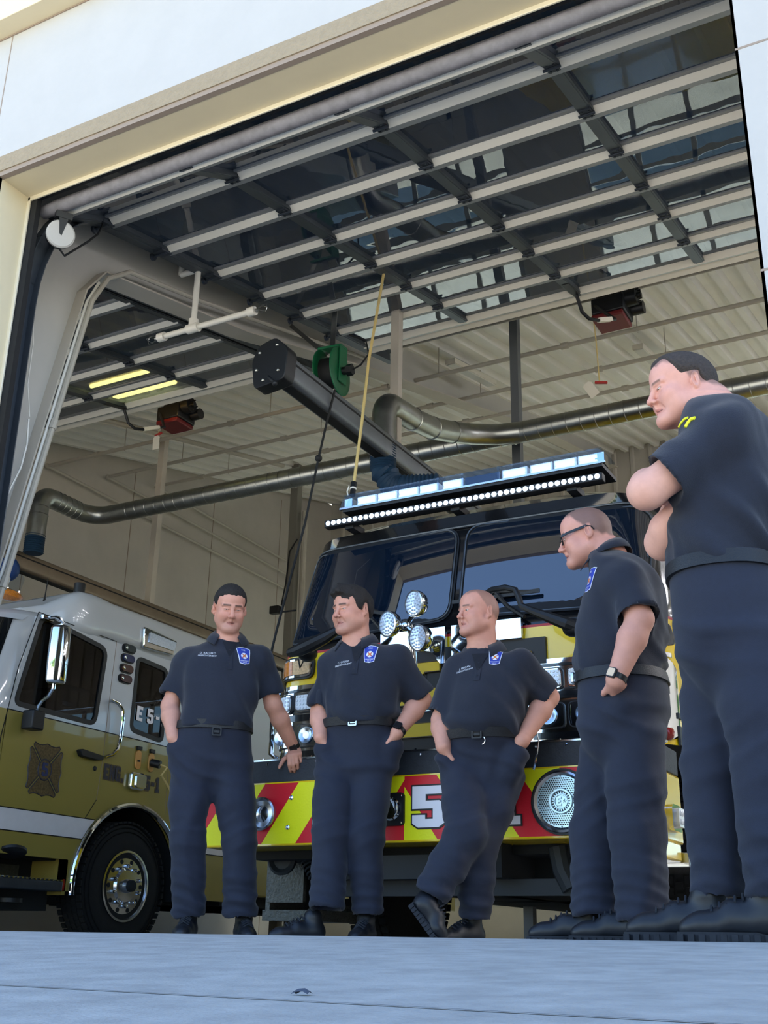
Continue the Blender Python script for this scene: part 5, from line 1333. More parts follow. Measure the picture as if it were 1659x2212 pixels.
def head_frame(c,f,pitch,roll=0):
    """right-handed head axes: s = towards the person's left, f = forward, u = up"""
    f=V(f).normalized(); up=V((0,0,1)); l=up.cross(f).normalized()
    a=R(pitch); F=f*math.cos(a)-up*math.sin(a); U=up*math.cos(a)+f*math.sin(a)
    r=R(roll); l2=l*math.cos(r)+U*math.sin(r); U2=U*math.cos(r)-l*math.sin(r)
    return np.array([list(l2),list(F),list(U2)]),np.array(list(c))
def head(S,A,c,sc=1.,fat=0.,jaw=0.,mouth=0.):
    P=lambda x,y,z: c+sc*(A[0]*x+A[1]*y+A[2]*z)
    E=lambda p,r,k=.02,op='add',B=A: S.ell(P(*p),[q*sc for q in r],B,k*sc,op)
    K=lambda p,q,ra,rb,k=.015,op='add',fl=None,fs=1: S.cone(P(*p),P(*q),ra*sc,rb*sc,k*sc,op,None if fl is None else A[0]*fl[0]+A[1]*fl[1]+A[2]*fl[2],fs)
    E((0,-.012,.042),(.077,.100,.086)); E((0,.03,.05),(.068,.066,.062),.03); E((0,-.03,.01),(.074,.078,.075),.03)
    E((0,.028,-.035),(.062+fat*.4,.064,.075),.03)
    for s in (-1,1):
        K((s*(.054+fat*.6+jaw),.0,-.062),(s*.022,.076,-.103),.021+fat*.4,.020,.03)
        E((s*(.043+fat*.4),.062,-.030),(.026+fat,.027,.026),.025)
        K((s*(.040+fat),.045,-.065),(s*.03,.06,-.04),.026+fat,.024,.03)
    E((0,.088,-.103),(.024,.019,.019),.022)
    for s in (-1,1):
        E((s*.031,.101,.0),(.019,.016,.0135),.016,'sub'); 
        K((s*.012,.094,.021),(s*.050,.080,.021),.0085,.0075,.014)
        E((s*.0315,.0775,-.0005),(.0150,.0135,.0125),.004)
        K((s*.018,.0905,.0045),(s*.045,.083,.0035),.0042,.0040,.005)
        K((s*.018,.089,-.008),(s*.044,.083,-.008),.0030,.0030,.006)
    K((0,.093,.012),(0,.114,-.030),.0085,.0115,.012); E((0,.1175,-.034),(.0115,.0105,.0100),.008)
    for s in (-1,1): E((s*.0135,.1045,-.038),(.0082,.0105,.0078),.006); E((s*.0065,.1145,-.0435),(.0042,.006,.0032),.003,'sub')
    K((0,.100,-.048),(0,.098,-.058),.007,.008,.01)
    # mouth
    for q in (0,1):
        for s in (-1,1):
            z=-.0655 if q==0 else -.0765; r=.0054 if q==0 else .0064
            K((0,.0955,z),(s*.0225,.084,-.0715),r,.0028,.006)
    for s in (-1,1): K((0,.1005,-.0712),(s*.023,.089,-.0718),.0022+mouth*.003,.0014,.003,'sub')
    
    for s in (-1,1): K((s*.019,.100,-.045),(s*.030,.086,-.070),.0022,.0020,.010,'sub')
    # ears
    for s in (-1,1):
        B=np.array([A[0]*.92-A[1]*s*.39*-1*0+A[1]*s*.0,A[1],A[2]])
        n=A[0]*s*.80-A[1]*.60*1.0; n/=np.linalg.norm(n); t=A[2]*.97-A[1]*.2; t/=np.linalg.norm(t); w=np.cross(t,n)
        B=np.array([n,w/np.linalg.norm(w),t])
        S.ell(P(s*.0845,-.017,-.004),[.0095*sc,.0205*sc,.0345*sc],B,.004*sc); S.ell(P(s*.078,-.008,-.03),[.008*sc,.010*sc,.014*sc],B,.006*sc)
        S.ell(P(s*.0935,-.013,-.001),[.0085*sc,.0120*sc,.0235*sc],B,.004*sc,'sub'); S.cone(P(s*.0885,-.016,.006),P(s*.089,-.018,-.012),.0035*sc,.003*sc,.003*sc)
        S.cone(P(s*.081,-.003,-.014),P(s*.084,-.001,-.003),.0055*sc,.004*sc,.003*sc)
def face_color(A,c,sc,tone,stubble=.0,shave=None,brow='2a211c',red=0.,scalp=.0,lips='9c5b52'):
    T=L3(tone)
    def f(v):
        q=(v-c)@A.T/sc; x,y,z=np.abs(q[:,0]),q[:,1],q[:,2]; C=np.tile(T,(len(v),1))
        def mix(w,col): 
            nonlocal C
            w=np.clip(w,0,1)[:,None]; C=C*(1-w)+L3(col)[None]*w
        g=lambda d,a,b: np.clip((b-d)/(b-a),0,1)
        rosy=g(np.sqrt(((x-.045)/.03)**2+((z+.03)/.028)**2),.3,1.3)*(y>.03); mix(rosy*.25,'c0705f')
        mix(g(np.sqrt((x/.014)**2+((z+.034)/.014)**2),.4,1.2)*(y>.09)*.35,'b8675a')
        if red: mix(np.full(len(v),red)*(z>-.14),'cf8f80')
        hx=np.sqrt((x/.0235)**2+((z+.0712)/.0105)**2); mix(g(hx,.75,1.05)*(y>.075)*.75,lips)
        mix(g(np.abs(z+.0715),.0005,.0022)*(x<.0225)*(y>.08)*.85,'3a201d')
        # brows
        zb=.0235-.10*np.maximum(0,x-.036); mix(g(np.abs(z-zb),.0028,.0068)*g(np.abs(x-.031),.017,.023)*(y>.05)*.85,brow)
        # lash line
        mix(g(np.abs(z-.0005+.06*np.maximum(0,x-.04)),.0008,.003)*g(np.abs(x-.0315),.011,.0145)*(y>.07)*.8,'3a2a26')
        if stubble:
            w=g(np.sqrt((x/.085)**2+((z+.085)/.050)**2),.55,1.15)*(y>-.0)*(z>-.135); w=w*(1-g(hx,.7,1.1)*.9); mix(w*stubble*.55,'6d5850')
        if shave is not None:
            col,zf,zs=shave     # cropped hair shown as pigment: above the hair line
            line=np.where(y>.045,zf,np.where(y>.0,zf+(zs-zf)*(.045-y)/.045,np.where(y>-.03,zs,zs-.03*np.minimum(1,(-.03-y)/.05)-.02)))
            n=.004*np.sin(q[:,0]*160)+.003*np.sin(y*210); mix(g(line-z+n,-.006,.010)*((y<.085)|(z>zf))*scalp,col)
        return C
    return f
def hair(man,A,c,sc,mt,zf,zs,th,front=0.,top=1.,recede=0.,seed=1):
    """close hair as a shell grown over the skull"""
    lo=c-.16*sc; hi=c+.17*sc; S=SDF(lo,hi,.0035*sc)
    P=lambda x,y,z: c+sc*(A[0]*x+A[1]*y+A[2]*z)
    E=lambda p,r,k=.02,op='add': S.ell(P(*p),[q*sc for q in r],A,k*sc,op)
    E((0,-.012,.042),(.077,.100,.086)); E((0,.03,.05),(.068,.066,.062),.03); E((0,-.03,.01),(.074,.078,.075),.03)
    X,Y,Z=np.meshgrid(*S.ax,indexing='ij'); q=np.stack([X-c[0],Y-c[1],Z-c[2]],-1)@A.T/sc
    x,y,z=np.abs(q[...,0]),q[...,1],q[...,2]
    fl=zf-.012*np.clip((x-.035)/.02,0,1)*(1-recede)+recede*.024*np.exp(-((x-.044)/.018)**2)
    bl=lambda t,a,b,u,v: u+(v-u)*np.clip((t-a)/(b-a),0,1)
    line=np.where(y>.055,fl,np.where(y>.025,bl(y,.025,.055,zs,fl),np.where(y>-.004,zs,np.where(y>-.036,zs*.0+.022,bl(y,-.062,-.036,-.060,.0)))))
    line=line+.0014*np.sin(q[...,0]*260+seed)+.0012*np.sin(y*240+seed)
    w=np.clip((z-line)/.030,0,1); w=w*w*(3-2*w); tk=th*w*np.where(z>.06,top,1.)
    if front:
        fr=np.clip((y-.02)/.06,0,1)*np.clip((z-.055)/.03,0,1)*np.clip((.062-x)/.03,0,1); tk=tk+.020*fr*w*(1+.35*np.sin(q[...,0]*95+z*60))
    S.F=(S.F-(tk*1.0-.0022)*sc).astype(np.float32)
    S.F=np.maximum(S.F,((line-.010-z)*sc).astype(np.float32))
    # clear the ears
    for s in (-1,1): S.ell(P(s*.088,-.014,-.006),[.016*sc,.020*sc,.034*sc],A,.004,'sub')
    dz=lambda v: .0008*wob(v,(310,330,290),seed)+(.0035*wob(v,(75,80,60),seed) if front else 0)
    return sdf_obj(S,'hair',mt,man.root,dz)[0]
def eyes(man,A,c,sc,open_=.3,look=(0,0)):
    for s in (-1,1):
        P=lambda x,y,z: V(c+sc*(A[0]*x+A[1]*y+A[2]*z)); B=Matrix([list(a) for a in A]).transposed()
        m=MB(); m.sphere(P(s*.0315,.0852,-.0012),(.0115*sc,.0092*sc,.0072*open_*sc+.0006),12,8,B); e=m.build('eye','eye_white',man.root)
        m=MB(); m.sphere(P(s*.0315+look[0],.0888,-.0010+look[1]),(.0056*sc,.0062*sc,.0068*open_*sc+.0007),10,8,B); m.build('iris','iris',e)
def hand(S,w,d,back,side,curl=(25,35,25),sc=1.,spread=.10,thumb=(35,30),fl=None):
    """palm, four fingers and a thumb. w wrist, d direction of the palm, back = out of the back of the hand, side=+1 thumb along d x back"""
    w=np.array(w,float); d=np.array(V(d).normalized()); bk=np.array(V(back)); bk=bk-d*(bk@d); bk/=np.linalg.norm(bk); t=np.cross(d,bk)*side
    L=[.078,.082,.078,.070]; off=[.028,.0095,-.0095,-.027]; fl=fl or [(.043,.026,.021),(.047,.030,.022),(.044,.028,.022),(.035,.021,.019)]
    kn=[]
    for i in range(4):
        k=w+sc*(d*L[i]+t*off[i]+bk*(.004 if i in (1,2) else .001)); kn.append(k)
        S.cone(w+sc*(d*.012+t*off[i]*.55),k,.0165*sc,.0125*sc,.012*sc)
    S.cone(w+sc*(d*.02+t*.02-bk*.008),w+sc*(d*.045+t*.03-bk*.012),.016*sc,.014*sc,.012*sc); S.cone(w+sc*(d*.025-t*.018-bk*.008),w+sc*(d*.06-t*.024-bk*.008),.013*sc,.011*sc,.012*sc)
    for i in range(4):
        p=kn[i]; a=0; sp=(1.5-i)*spread; c0=curl[i] if hasattr(curl[0],'__len__') else curl
        dd=d*math.cos(sp)+t*math.sin(sp); r=[.0105,.0096,.0088,.0078]
        if i==3: r=[q*.88 for q in r]
        S.ell(p,[.0108*sc]*3,None,.004*sc)
        for j in range(3):
            a+=R(c0[j]); v=dd*math.cos(a)-bk*math.sin(a); q=p+sc*v*fl[i][j]; S.cone(p,q,r[j]*sc,r[j+1]*sc,.0035*sc); p=q
    p=w+sc*(d*.022+t*.024-bk*.010); a=R(thumb[0]); v=d*math.cos(a)+t*math.sin(a); v=v-bk*.35; v/=np.linalg.norm(v); q=p+sc*v*.042; S.cone(p,q,.0150*sc,.0118*sc,.008*sc)
    a=R(thumb[0]-thumb[1]); v2=d*math.cos(a)+t*math.sin(a)-bk*.45; v2/=np.linalg.norm(v2); p=q; q=p+sc*v2*.031; S.cone(p,q,.0115*sc,.0100*sc,.004*sc); v3=v2-bk*.15; v3/=np.linalg.norm(v3); S.cone(q,q+sc*v3*.024,.0100*sc,.0080*sc,.004*sc)
from mathutils.bvhtree import BVHTree
def decal(man,bvh,c,ex,ey,parts,parent,off=.0025):
    """flat shapes pressed onto the cloth: parts = [(name, material, [outline...], extra offset)]"""
    ez=V(ex).cross(V(ey)).normalized(); first=None
    for nm,mt,polys,eo in parts:
        vs=[]; fs=[]
        for P in polys:
            P=ccw(P)
            if len(P)>60 or True:
                T=tessellate_polygon([[V((x,y,0)) for x,y in P]]); b=len(vs)
                for x,y in P:
                    o=V(c)+V(ex)*x+V(ey)*y; h=bvh.ray_cast(o+ez*.12,-ez,.3)[0]; vs.append((h if h is not None else o)+ez*(off+eo))
                for t in T:
                    s=(P[t[1]][0]-P[t[0]][0])*(P[t[2]][1]-P[t[0]][1])-(P[t[2]][0]-P[t[0]][0])*(P[t[1]][1]-P[t[0]][1]); fs.append(tuple(b+i for i in (t if s>0 else t[::-1])))
        o=link(nm,vs,fs,[mt],parent if first is None else first,smooth=60)
        if first is None: first=o
    return first
def grid_poly(P,step=.012):
    """cut an outline into vertical strips so that it can bend"""
    xs=[p[0] for p in P]; a,b=min(xs),max(xs); n=max(1,int((b-a)/step)); out=[]
    for k in range(n):
        x0,x1=lerp(a,b,k/n),lerp(a,b,(k+1)/n); Q=clip_poly(clip_poly(P,lambda p:p[0]-x0),lambda p:x1-p[0])
        ys=[p[1] for p in Q] if len(Q)>2 else [0]; m=max(1,int((max(ys)-min(ys))/step))
        for j in range(m):
            y0,y1=lerp(min(ys),max(ys),j/m),lerp(min(ys),max(ys),(j+1)/m); W_=clip_poly(clip_poly(Q,lambda p:p[1]-y0),lambda p:y1-p[1])
            if len(W_)>2: out.append(W_)
    return out
def text_outlines(s,size,sx=1):
    vs,fs=text_polys(s,size,0,0); return [[(vs[i][0]*sx,vs[i][1]) for i in f] for f in fs if len(f)>2]
def shield(man,bvh,px,py,d,n,shirt,s=1.,tilt=0):
    c=man.J(px,py,d); ez=V(n).normalized(); up=V((0,0,1)); ex=up.cross(ez).normalized(); ey=ez.cross(ex)
    a=R(tilt); ex,ey=ex*math.cos(a)+ey*math.sin(a),ey*math.cos(a)-ex*math.sin(a)
    O=[(-.038,.043),(-.02,.050),(0,.053),(.02,.050),(.038,.043),(.036,.02),(.030,-.02),(.026,-.044),(.0,-.050),(-.026,-.044),(-.030,-.02),(-.036,.02)]
    O=[(x*s,y*s) for x,y in O]; I=inset(ccw(O),.0035*s)
    disc=[(.0185*s*math.cos(2*PI*k/18),.0185*s*math.sin(2*PI*k/18)-.001) for k in range(18)]; core=[(.0075*s*math.cos(2*PI*k/12),.0075*s*math.sin(2*PI*k/12)-.001) for k in range(12)]
    xs=[[(math.cos(q)*.0185*s-math.sin(q)*w,math.sin(q)*.0185*s+math.cos(q)*w) for w in ()] for q in ()]
    sl=[]
    for k in range(4):
        q=PI/4+PI/2*k; cx,sy=math.cos(q),math.sin(q); w=.0022*s; sl.append([(cx*.006*s-sy*w,sy*.006*s+cx*w-.001),(cx*.006*s+sy*w,sy*.006*s-cx*w-.001),(cx*.0185*s+sy*w,sy*.0185*s-cx*w-.001),(cx*.0185*s-sy*w,sy*.0185*s+cx*w-.001)])
    t1=[[(x,y+.034*s) for x,y in P] for P in text_outlines('FIRE',.012*s)]; t2=[[(x,y-.031*s) for x,y in P] for P in text_outlines('DEPARTMENT',.0085*s,.85)]; t3=[[(x,y-.040*s) for x,y in P] for P in text_outlines('RESCUE',.007*s,.85)]
    return decal(man,bvh,c,ex,ey,[('shoulder_patch' if False else 'chest_patch','patch_white',grid_poly(O),0),('patch_field','patch_blue',grid_poly(I),.0012),('patch_cross','patch_white',[disc],.0024),('patch_slashes','patch_red',sl,.0032),('patch_core','patch_orange',[core],.0038),('patch_words','patch_white',t1+t2+t3,.0024)],man.root)
def nametape(man,bvh,px,py,d,n,shirt,l1,l2,s=1.,tilt=0):
    c=man.J(px,py,d); ez=V(n).normalized(); up=V((0,0,1)); ex=up.cross(ez).normalized(); ey=ez.cross(ex)
    a=R(tilt); ex,ey=ex*math.cos(a)+ey*math.sin(a),ey*math.cos(a)-ex*math.sin(a)
    P=[[(x,y+.008*s) for x,y in p] for p in text_outlines(l1,.0155*s)]+[[(x,y-.008*s) for x,y in p] for p in text_outlines(l2,.0135*s,.92)]
    return decal(man,bvh,c,ex,ey,[('name_embroidery','thread_white',P,0)],man.root,.002)
def collar(man,c,rx,ry,f,open_=.55,h=.034,drop=.035,parent=None,tilt=.0):
    """turned-down polo collar round the neck, open in a V at the front"""
    f=V(f).normalized(); l=V((-f.y,f.x,0)); rows=[]; N=48; up=V((0,0,1))
    for k in range(N+1):
        a=PI+(-1+2*k/N)*(PI-open_*.5); fr=(1+math.cos(a))/2       # 0 at the back, 1 at the front
        D=lambda g: (f*(math.cos(a)*(ry+g))+l*(math.sin(a)*(rx+g)))
        zc=.018*(1-fr)-tilt*fr-.028*fr*fr; tip=max(0,(fr-.45)/.55)**2
        side=math.sin(a)**2
        top=V(c)+D(.0+.002*side)+up*(zc+h*(1-.35*fr))
        out=V(c)+D(.036+.014*side+.022*tip)+up*(zc-.006-.012*side-(drop+.012)*tip)
        out=out+f*(.010*tip)
        rows.append([V(c)+D(.002)+up*(zc-.02),V(c)+D(-.001)+up*(zc+h*.6),top,top+D(.006)-D(0)+up*.003,top.lerp(out,.35)+(D(.010)-D(0))+up*.002,out])
    m=MB(); m.loft(rows,False,False,False); o=m.build('collar','navy_shirt',parent,smooth=70)
    sd=o.modifiers.new('thick','SOLIDIFY'); sd.thickness=.0035; sd.offset=0; return o
def band_loft(secs,z0,z1,grow,e=2.3,n=48):
    """belt-like band hugging a lofted body between two heights"""
    S=np.array(sorted(secs,key=lambda q:q[2]),float); m=MB(); rings=[]
    def ring(z,g):
        p=[np.interp(z,S[:,2],S[:,i]) for i in (0,1,3,4,5)]; out=[]
        for k in range(n):
            a=2*PI*k/n; cu,sv=math.cos(a),math.sin(a); r=(abs(cu)**e+abs(sv)**e)**(-1/e); u=cu*r*(p[2]+g); v=sv*r*(p[3]+g); c,s_=math.cos(p[4]),math.sin(p[4])
            out.append(V((p[0]+u*c-v*s_,p[1]+u*s_+v*c,z)))
        return out
    rs=[ring(z0,grow),ring(z1,grow),ring(z1,grow-.012),ring(z0,grow-.012)]
    m.loft(rs+[rs[0]],False,False); return m
def bvh_of(vs,fs): return BVHTree.FromPolygons([tuple(v) for v in vs],[tuple(int(i) for i in f) for f in fs])
def limb(S,pts,rs,k=.02):
    for (a,b),(ra,rb) in zip(zip(pts,pts[1:]),zip(rs,rs[1:])): S.cone(a,b,ra,rb,k)
def ridge(t,sharp=2.): 
    q=(1+np.sin(t))*.5; return q**sharp-.38
def folds_leg(hems,amp=.006,ph=0.,knee=None):
    """drape of trouser cloth: long soft folds, creases at hip and knee, bunching above the hem"""
    def f(v):
        x,y,z=v[:,0],v[:,1],v[:,2]; w=np.zeros(len(v))
        low=np.clip((.40-z)/.26,0,1)
        a=2.6*wob(v,(11,11,5),ph); b=2.2*wob(v,(6,6,9),ph+2)
        w+=amp*1.25*low**1.1*ridge(z*62+a*1.6+x*30-y*22+ph,1.6)*(.55+.6*wob(v,(7,7,4),ph+4))
        w+=amp*.55*low*ridge(z*118+a*2+y*38,1.5)
        w+=amp*1.0*ridge(x*34+y*26+b*1.7+z*3+ph,1.7)*np.clip((1.0-z)/.5,.2,.9)*(.7+.5*wob(v,(5,5,6),ph+6))
        hip=np.exp(-((z-.80)/.09)**2); w+=amp*.9*hip*ridge(z*58+x*26+1.8*a+ph*2,1.8)
        kn=np.exp(-((z-.50)/.10)**2); w+=amp*.55*kn*ridge(z*74-x*30+1.5*a+ph,1.8)
        return w
    return f
def folds_shirt(zb,zt,amp=.004,ph=0.):
    def f(v):
        x,y,z=v[:,0],v[:,1],v[:,2]; t=np.clip((zb+.26-z)/.26,0,1); a=2.4*wob(v,(9,9,9),ph+2)
        w=amp*1.1*ridge(z*36+x*30+y*16+1.7*a,1.7)*(.25+1.0*t)*(.6+.6*wob(v,(6,6,5),ph+5))
        w+=amp*.9*ridge(x*38-y*30+z*13+1.9*a+ph,1.8)*(.35+.6*t)*(.6+.6*wob(v,(5,5,6),ph+7))
        w+=amp*.5*wob(v,(30,30,22),ph)
        return w
    return f
def shoe(man,heel,toe,up=(0,0,1),s=1.,laces=True,ankle=None,sneaker=False,name='boot'):
    heel,toe=V(heel),V(toe); d=(toe-heel); L=d.length; d.normalize(); up=V(up); up=(up-d*up.dot(d)).normalized(); w=d.cross(up)
    P=lambda x,y,z: heel+d*(x*L)+w*y+up*z
    lo=[min(heel[i],toe[i])-.16 for i in range(3)]; hi=[max(heel[i],toe[i])+.20 for i in range(3)]
    S=SDF(lo,hi,.005)
    S.cone(P(.16,0,.050),P(.80,0,.046),.040*s,.036*s,.03,'add',up,.85); S.cone(P(.72,.008,.040),P(.90,.0,.036),.043*s,.030*s,.02,'add',up,.80)
    S.cone(P(.15,0,.055),P(.52,0,.075),.036*s,.034*s,.03); a=P(.22,0,.12) if ankle is None else V(ankle); S.cone(P(.20,0,.07),a,.040*s,.045*s,.03)
    S.plane(P(0,0,.014),-up,.002)
    o,_,_=sdf_obj(S,name,'boot_black',man.root)
    m=MB(); out=[]
    for k in range(40):
        t=2*PI*k/40; x=.5+.53*math.cos(t); hwid=(.043 if x>.55 else .036)*s*(1+.0); out.append((x*L,hwid*np.sign(math.sin(t))*abs(math.sin(t))**.75))
    wv=w
    m.prism(out,(heel,d,up.cross(d)),0,.026); 
    n=11
    for k in range(n):
        x=lerp(.04,.98,k/(n-1)); hh=.034 if x>.5 else .029
        for q in (-1,1): m.obox(P(x,q*hh*s,.008),d*.008,w*.012,up*.012)
    m.build('sole','sole_black',o)
    if laces:
        m=MB()
        for k in range(5):
            x=.42+.07*k; z=.128-.012*k-(.02*k if k>2 else 0); z=np.interp(x,[.4,.55,.75],[.122,.108,.082]); m.tube([P(x,-.026*s,z-.012),P(x+.01,0,z+.004),P(x,.026*s,z-.012)],.0035,5)
        m.build('laces','sole_black',o)
    return o
def cuff_band(man,a,b,r,parent,name='sleeve_band'):
    d=(V(b)-V(a)).normalized(); m=MB(); m.lathe(V(a)-d*.012,d,[(0,r),(.0,r+.003),(.022,r+.003),(.022,r)],28,cap=False); return m.build(name,'navy_shirt',parent)
def watch(man,c,ax,out,r,face='watch_dark',sq=.019):
    ax=V(ax).normalized(); out=V(out); out=(out-ax*out.dot(ax)).normalized(); e=ax.cross(out); m=MB()
    m.lathe(V(c)-ax*.011,ax,[(0,r),(0,r+.003),(.022,r+.003),(.022,r)],26,cap=False); w=m.build('watch','watch_black',man.root)
    m=MB(); m.prism(rrect(sq*2.1,sq*2.0,.007),(V(c)+out*(r),ax,out.cross(ax)),-.002,.010); m.build('case','watch_black',w)
    m=MB(); m.prism(rrect(sq*1.7,sq*1.6,.005),(V(c)+out*r,ax,out.cross(ax)),.010,.0112); m.build('screen',face,w); return w
def P3(v): return np.array(v,float)
def dress(m,H,torso,pelv,arms,legs,shirt_z,hem_t=.60,neck=None,skin_fine=.0034,arm_r=(.050,.046,.049,.031),slv=(.082,.079),leg_r=None,fold=(.0045,.006),seed=1,crew=False,sh_r=.076,sh_h=.0060):
    """skin, shirt, trousers and belt of one person. arms: (shoulder, elbow, wrist, hand spec); legs: (hip, knee, ankle)"""
    A,c=head_frame(H['c'],m.dirn(H['yaw']),H['pitch'],H.get('roll',0)); sc=H['sc']; m.A,m.c,m.sc=A,c,sc
    nb=P3(neck); pts=[c+.2,c-.2]
    for a in arms: pts+= [P3(q) for q in a[:3]]+[P3(a[2])+.16,P3(a[2])-.16,P3(a[0])+.1,P3(a[0])-.1,P3(a[1])+.08,P3(a[1])-.08]
    tz=min(t[2] for t in torso)
    lo=np.min(pts,0)-.04; hi=np.max(pts,0)+.04; lo[2]=min(lo[2],tz-.02)
    S=SDF(lo,hi,.0058,(c-.155*sc,c+.155*sc,skin_fine))
    up0=c-A[2]*.06*sc-A[1]*.028*sc; S.cone(up0,nb,H.get('neck',.057),H.get('neck',.057)*1.10,.03)
    S.cone(c-A[2]*.09*sc+A[1]*.035*sc,nb+A[1]*.03,.035,.045,.04)
    S.loft([(x,y,z,a*.86,b*.82,w) for x,y,z,a,b,w in torso],.04)
    for sh,el,wr,hs in arms:
        sh,el,wr=P3(sh),P3(el),P3(wr)
        S.cone(sh,sh*.45+el*.55,arm_r[0]*1.12,arm_r[0],.02); S.cone(sh*.45+el*.55,el,arm_r[0],arm_r[1],.02)
        mid=el*.68+wr*.32; S.cone(el,mid,arm_r[1],arm_r[2],.02); S.cone(mid,wr,arm_r[2],arm_r[3],.02,flat=None)
        if hs: S.cone(wr,wr+P3(V(hs['d']).normalized())*.02,arm_r[3],arm_r[3]*.95,.01); hand(S,wr,**hs)
    head(S,A,c,sc,H.get('fat',0),H.get('jaw',0),H.get('mouth',0))
    m.body,bv,bf=sdf_obj(S,'body','skin',m.root,None,1,face_color(A,c,sc,m.tone,**H.get('col',{})))
    eyes(m,A,c,sc,H.get('open',.4),H.get('look',(0,0)))
    # shirt
    lo=np.min([P3(t[:3]) for t in torso]+[P3(q) for a in arms for q in a[:2]],0)-.17; hi=np.max([P3(t[:3]) for t in torso]+[P3(q) for a in arms for q in a[:2]],0)+.17
    lo[2]=shirt_z-.02
    S=SDF(lo,hi,sh_h)
    for sh,el,wr,hs in arms:
        sh,el=P3(sh),P3(el); h=sh+(el-sh)*hem_t; d=(el-sh)/np.linalg.norm(el-sh)
        S.cone(sh,h+d*.03,slv[0]*.90,slv[1],.02)
        S.cone(h+d*.115,h+d*.24,.115,.115,.004,'sub'); S.cone(h-d*.03,h+d*.1,slv[1]-.016,slv[1]-.013,.005,'sub')
    T=sorted(torso,key=lambda q:q[2]); bl=[]
    for i,(x,y,z,a,b,w) in enumerate(T): bl.append((x,y,z,a,b,w))
    S.loft(bl,.045)
    for sh,el,wr,hs in arms: S.cone(P3(sh)*.45+nb*.55+np.array([0,0,-.062]),P3(sh)+np.array([0,0,-.012]),sh_r*.80,sh_r*.84,.05)
    # neck hole
    S.cone(nb+np.array([0,0,-.015]),nb+np.array([0,0,.12]),H.get('neck',.057)*1.18,H.get('neck',.057)*1.28,.006,'sub')
    m.shirt,sv,sf=sdf_obj(S,'shirt','navy_shirt',m.root,folds_shirt(shirt_z,nb[2],fold[0]*3.8,seed),2)
    m.bvh=bvh_of(sv,sf)
    # trousers
    lo=np.min([P3(q) for l in legs for q in l],0)-.16; hi=np.max([P3(t[:3]) for t in pelv],0); hi=np.maximum(hi,np.max([P3(q) for l in legs for q in l],0))+.22
    lo[2]=min(P3(l[2])[2] for l in legs)-.09
    S=SDF(lo,hi,.0068)
    pz=sorted(pelv,key=lambda q:q[2]); p0=pz[0]; pz=[(p0[0],p0[1],p0[2]-.17,p0[3]*.40,p0[4]*.38,p0[5]),(p0[0],p0[1],p0[2]-.09,p0[3]*.74,p0[4]*.72,p0[5])]+pz[:1]+pz[1:]
    S.loft(pz,.06)
    LR=leg_r or [(.105,.088,.083)]*2
    for (hp,kn,an),(r0,r1,r2) in zip(legs,LR):
        hp,kn,an=P3(hp),P3(kn),P3(an); mid=hp*.5+kn*.5
        S.cone(hp,mid,r0,(r0+r1)/2*1.02,.03); S.cone(mid,kn,(r0+r1)/2*1.02,r1,.03)
        cf=kn*.5+an*.5; S.cone(kn,cf,r1,r1*.5+r2*.5,.03); d=(an-kn)/np.linalg.norm(an-kn)
        S.cone(cf,an,r1*.5+r2*.5,r2,.02); S.cone(an+d*(r2+.02),an+d*(r2+.17),r2*1.3,r2*1.3,0,'sub'); S.cone(an+d*.02,an+d*(r2+.05),r2-.017,r2-.015,.005,'sub')
    for sh,el,wr,hs in arms:
        if hs and hs.get('_',0): pass
    m.pel=pelv
    for q in m.pockets: S.cone(q[0],q[1],q[2],q[3],.03)
    m.trousers,tv,tf=sdf_obj(S,'trousers','navy_trousers',m.root,folds_leg(None,fold[1]*1.7,seed*1.7),2)
    m.tbvh=bvh_of(tv,tf)
    zt=max(p[2] for p in pelv)
    bm=band_loft(pelv,zt-.052,zt-.010,.012); m.belt=bm.build('belt','belt_black',m.root)
    return m
def buckle(m,px,py,d,n,w=.05,h=.045,mt='belt_black',ringy=False):
    ez=V(n).normalized(); ex=V((0,0,1)).cross(ez).normalized(); c=m.J(px,py,d)
    # find the belt surface in front
    o=m.bvh.ray_cast(c+ez*.2,-ez,.5)[0]; o=o if o is not None else c
    o2=m.tbvh.ray_cast(c+ez*.2,-ez,.5)[0]
    if o2 is not None: o=o2
    o=o+ez*.012
    b=MB(); b.frame(rrect(w,h,.006),rrect(w-.014,h-.014,.004),(o,ex,V((0,0,1))),-.002,.009); b.box if False else None
    b.prism(rrect(w-.02,.012,.002),(o,ex,V((0,0,1))),-.003,.005); return b.build('buckle',mt,m.belt)
def placket(m,px,py,d,n,h=.15,v=True):
    ez=V(n).normalized(); ex=V((0,0,1)).cross(ez).normalized(); c=m.J(px,py,d)
    O=[(-.016,-h),(.016,-h),(.016,0),(-.016,0)]
    p=decal(m,m.bvh,c,ex,V((0,0,1)),[('placket','navy_shirt',grid_poly(O,.014),0)],m.shirt,.003)
    if v: decal(m,m.bvh,c,ex,V((0,0,1)),[('undershirt','navy_tee',grid_poly([(-.042,.03),(.042,.03),(.006,-.062),(-.006,-.062)],.012),0)],m.shirt,.0045)
    for k in range(3): decal(m,m.bvh,c,ex,V((0,0,1)),[('button','belt_black',[[(.005*math.cos(2*PI*q/10),-h*(.18+.3*k)+.005*math.sin(2*PI*q/10)) for q in range(10)]],0)],m.shirt,.005)
def flat(p): return V((p[0],p[1],flz(p[1])))
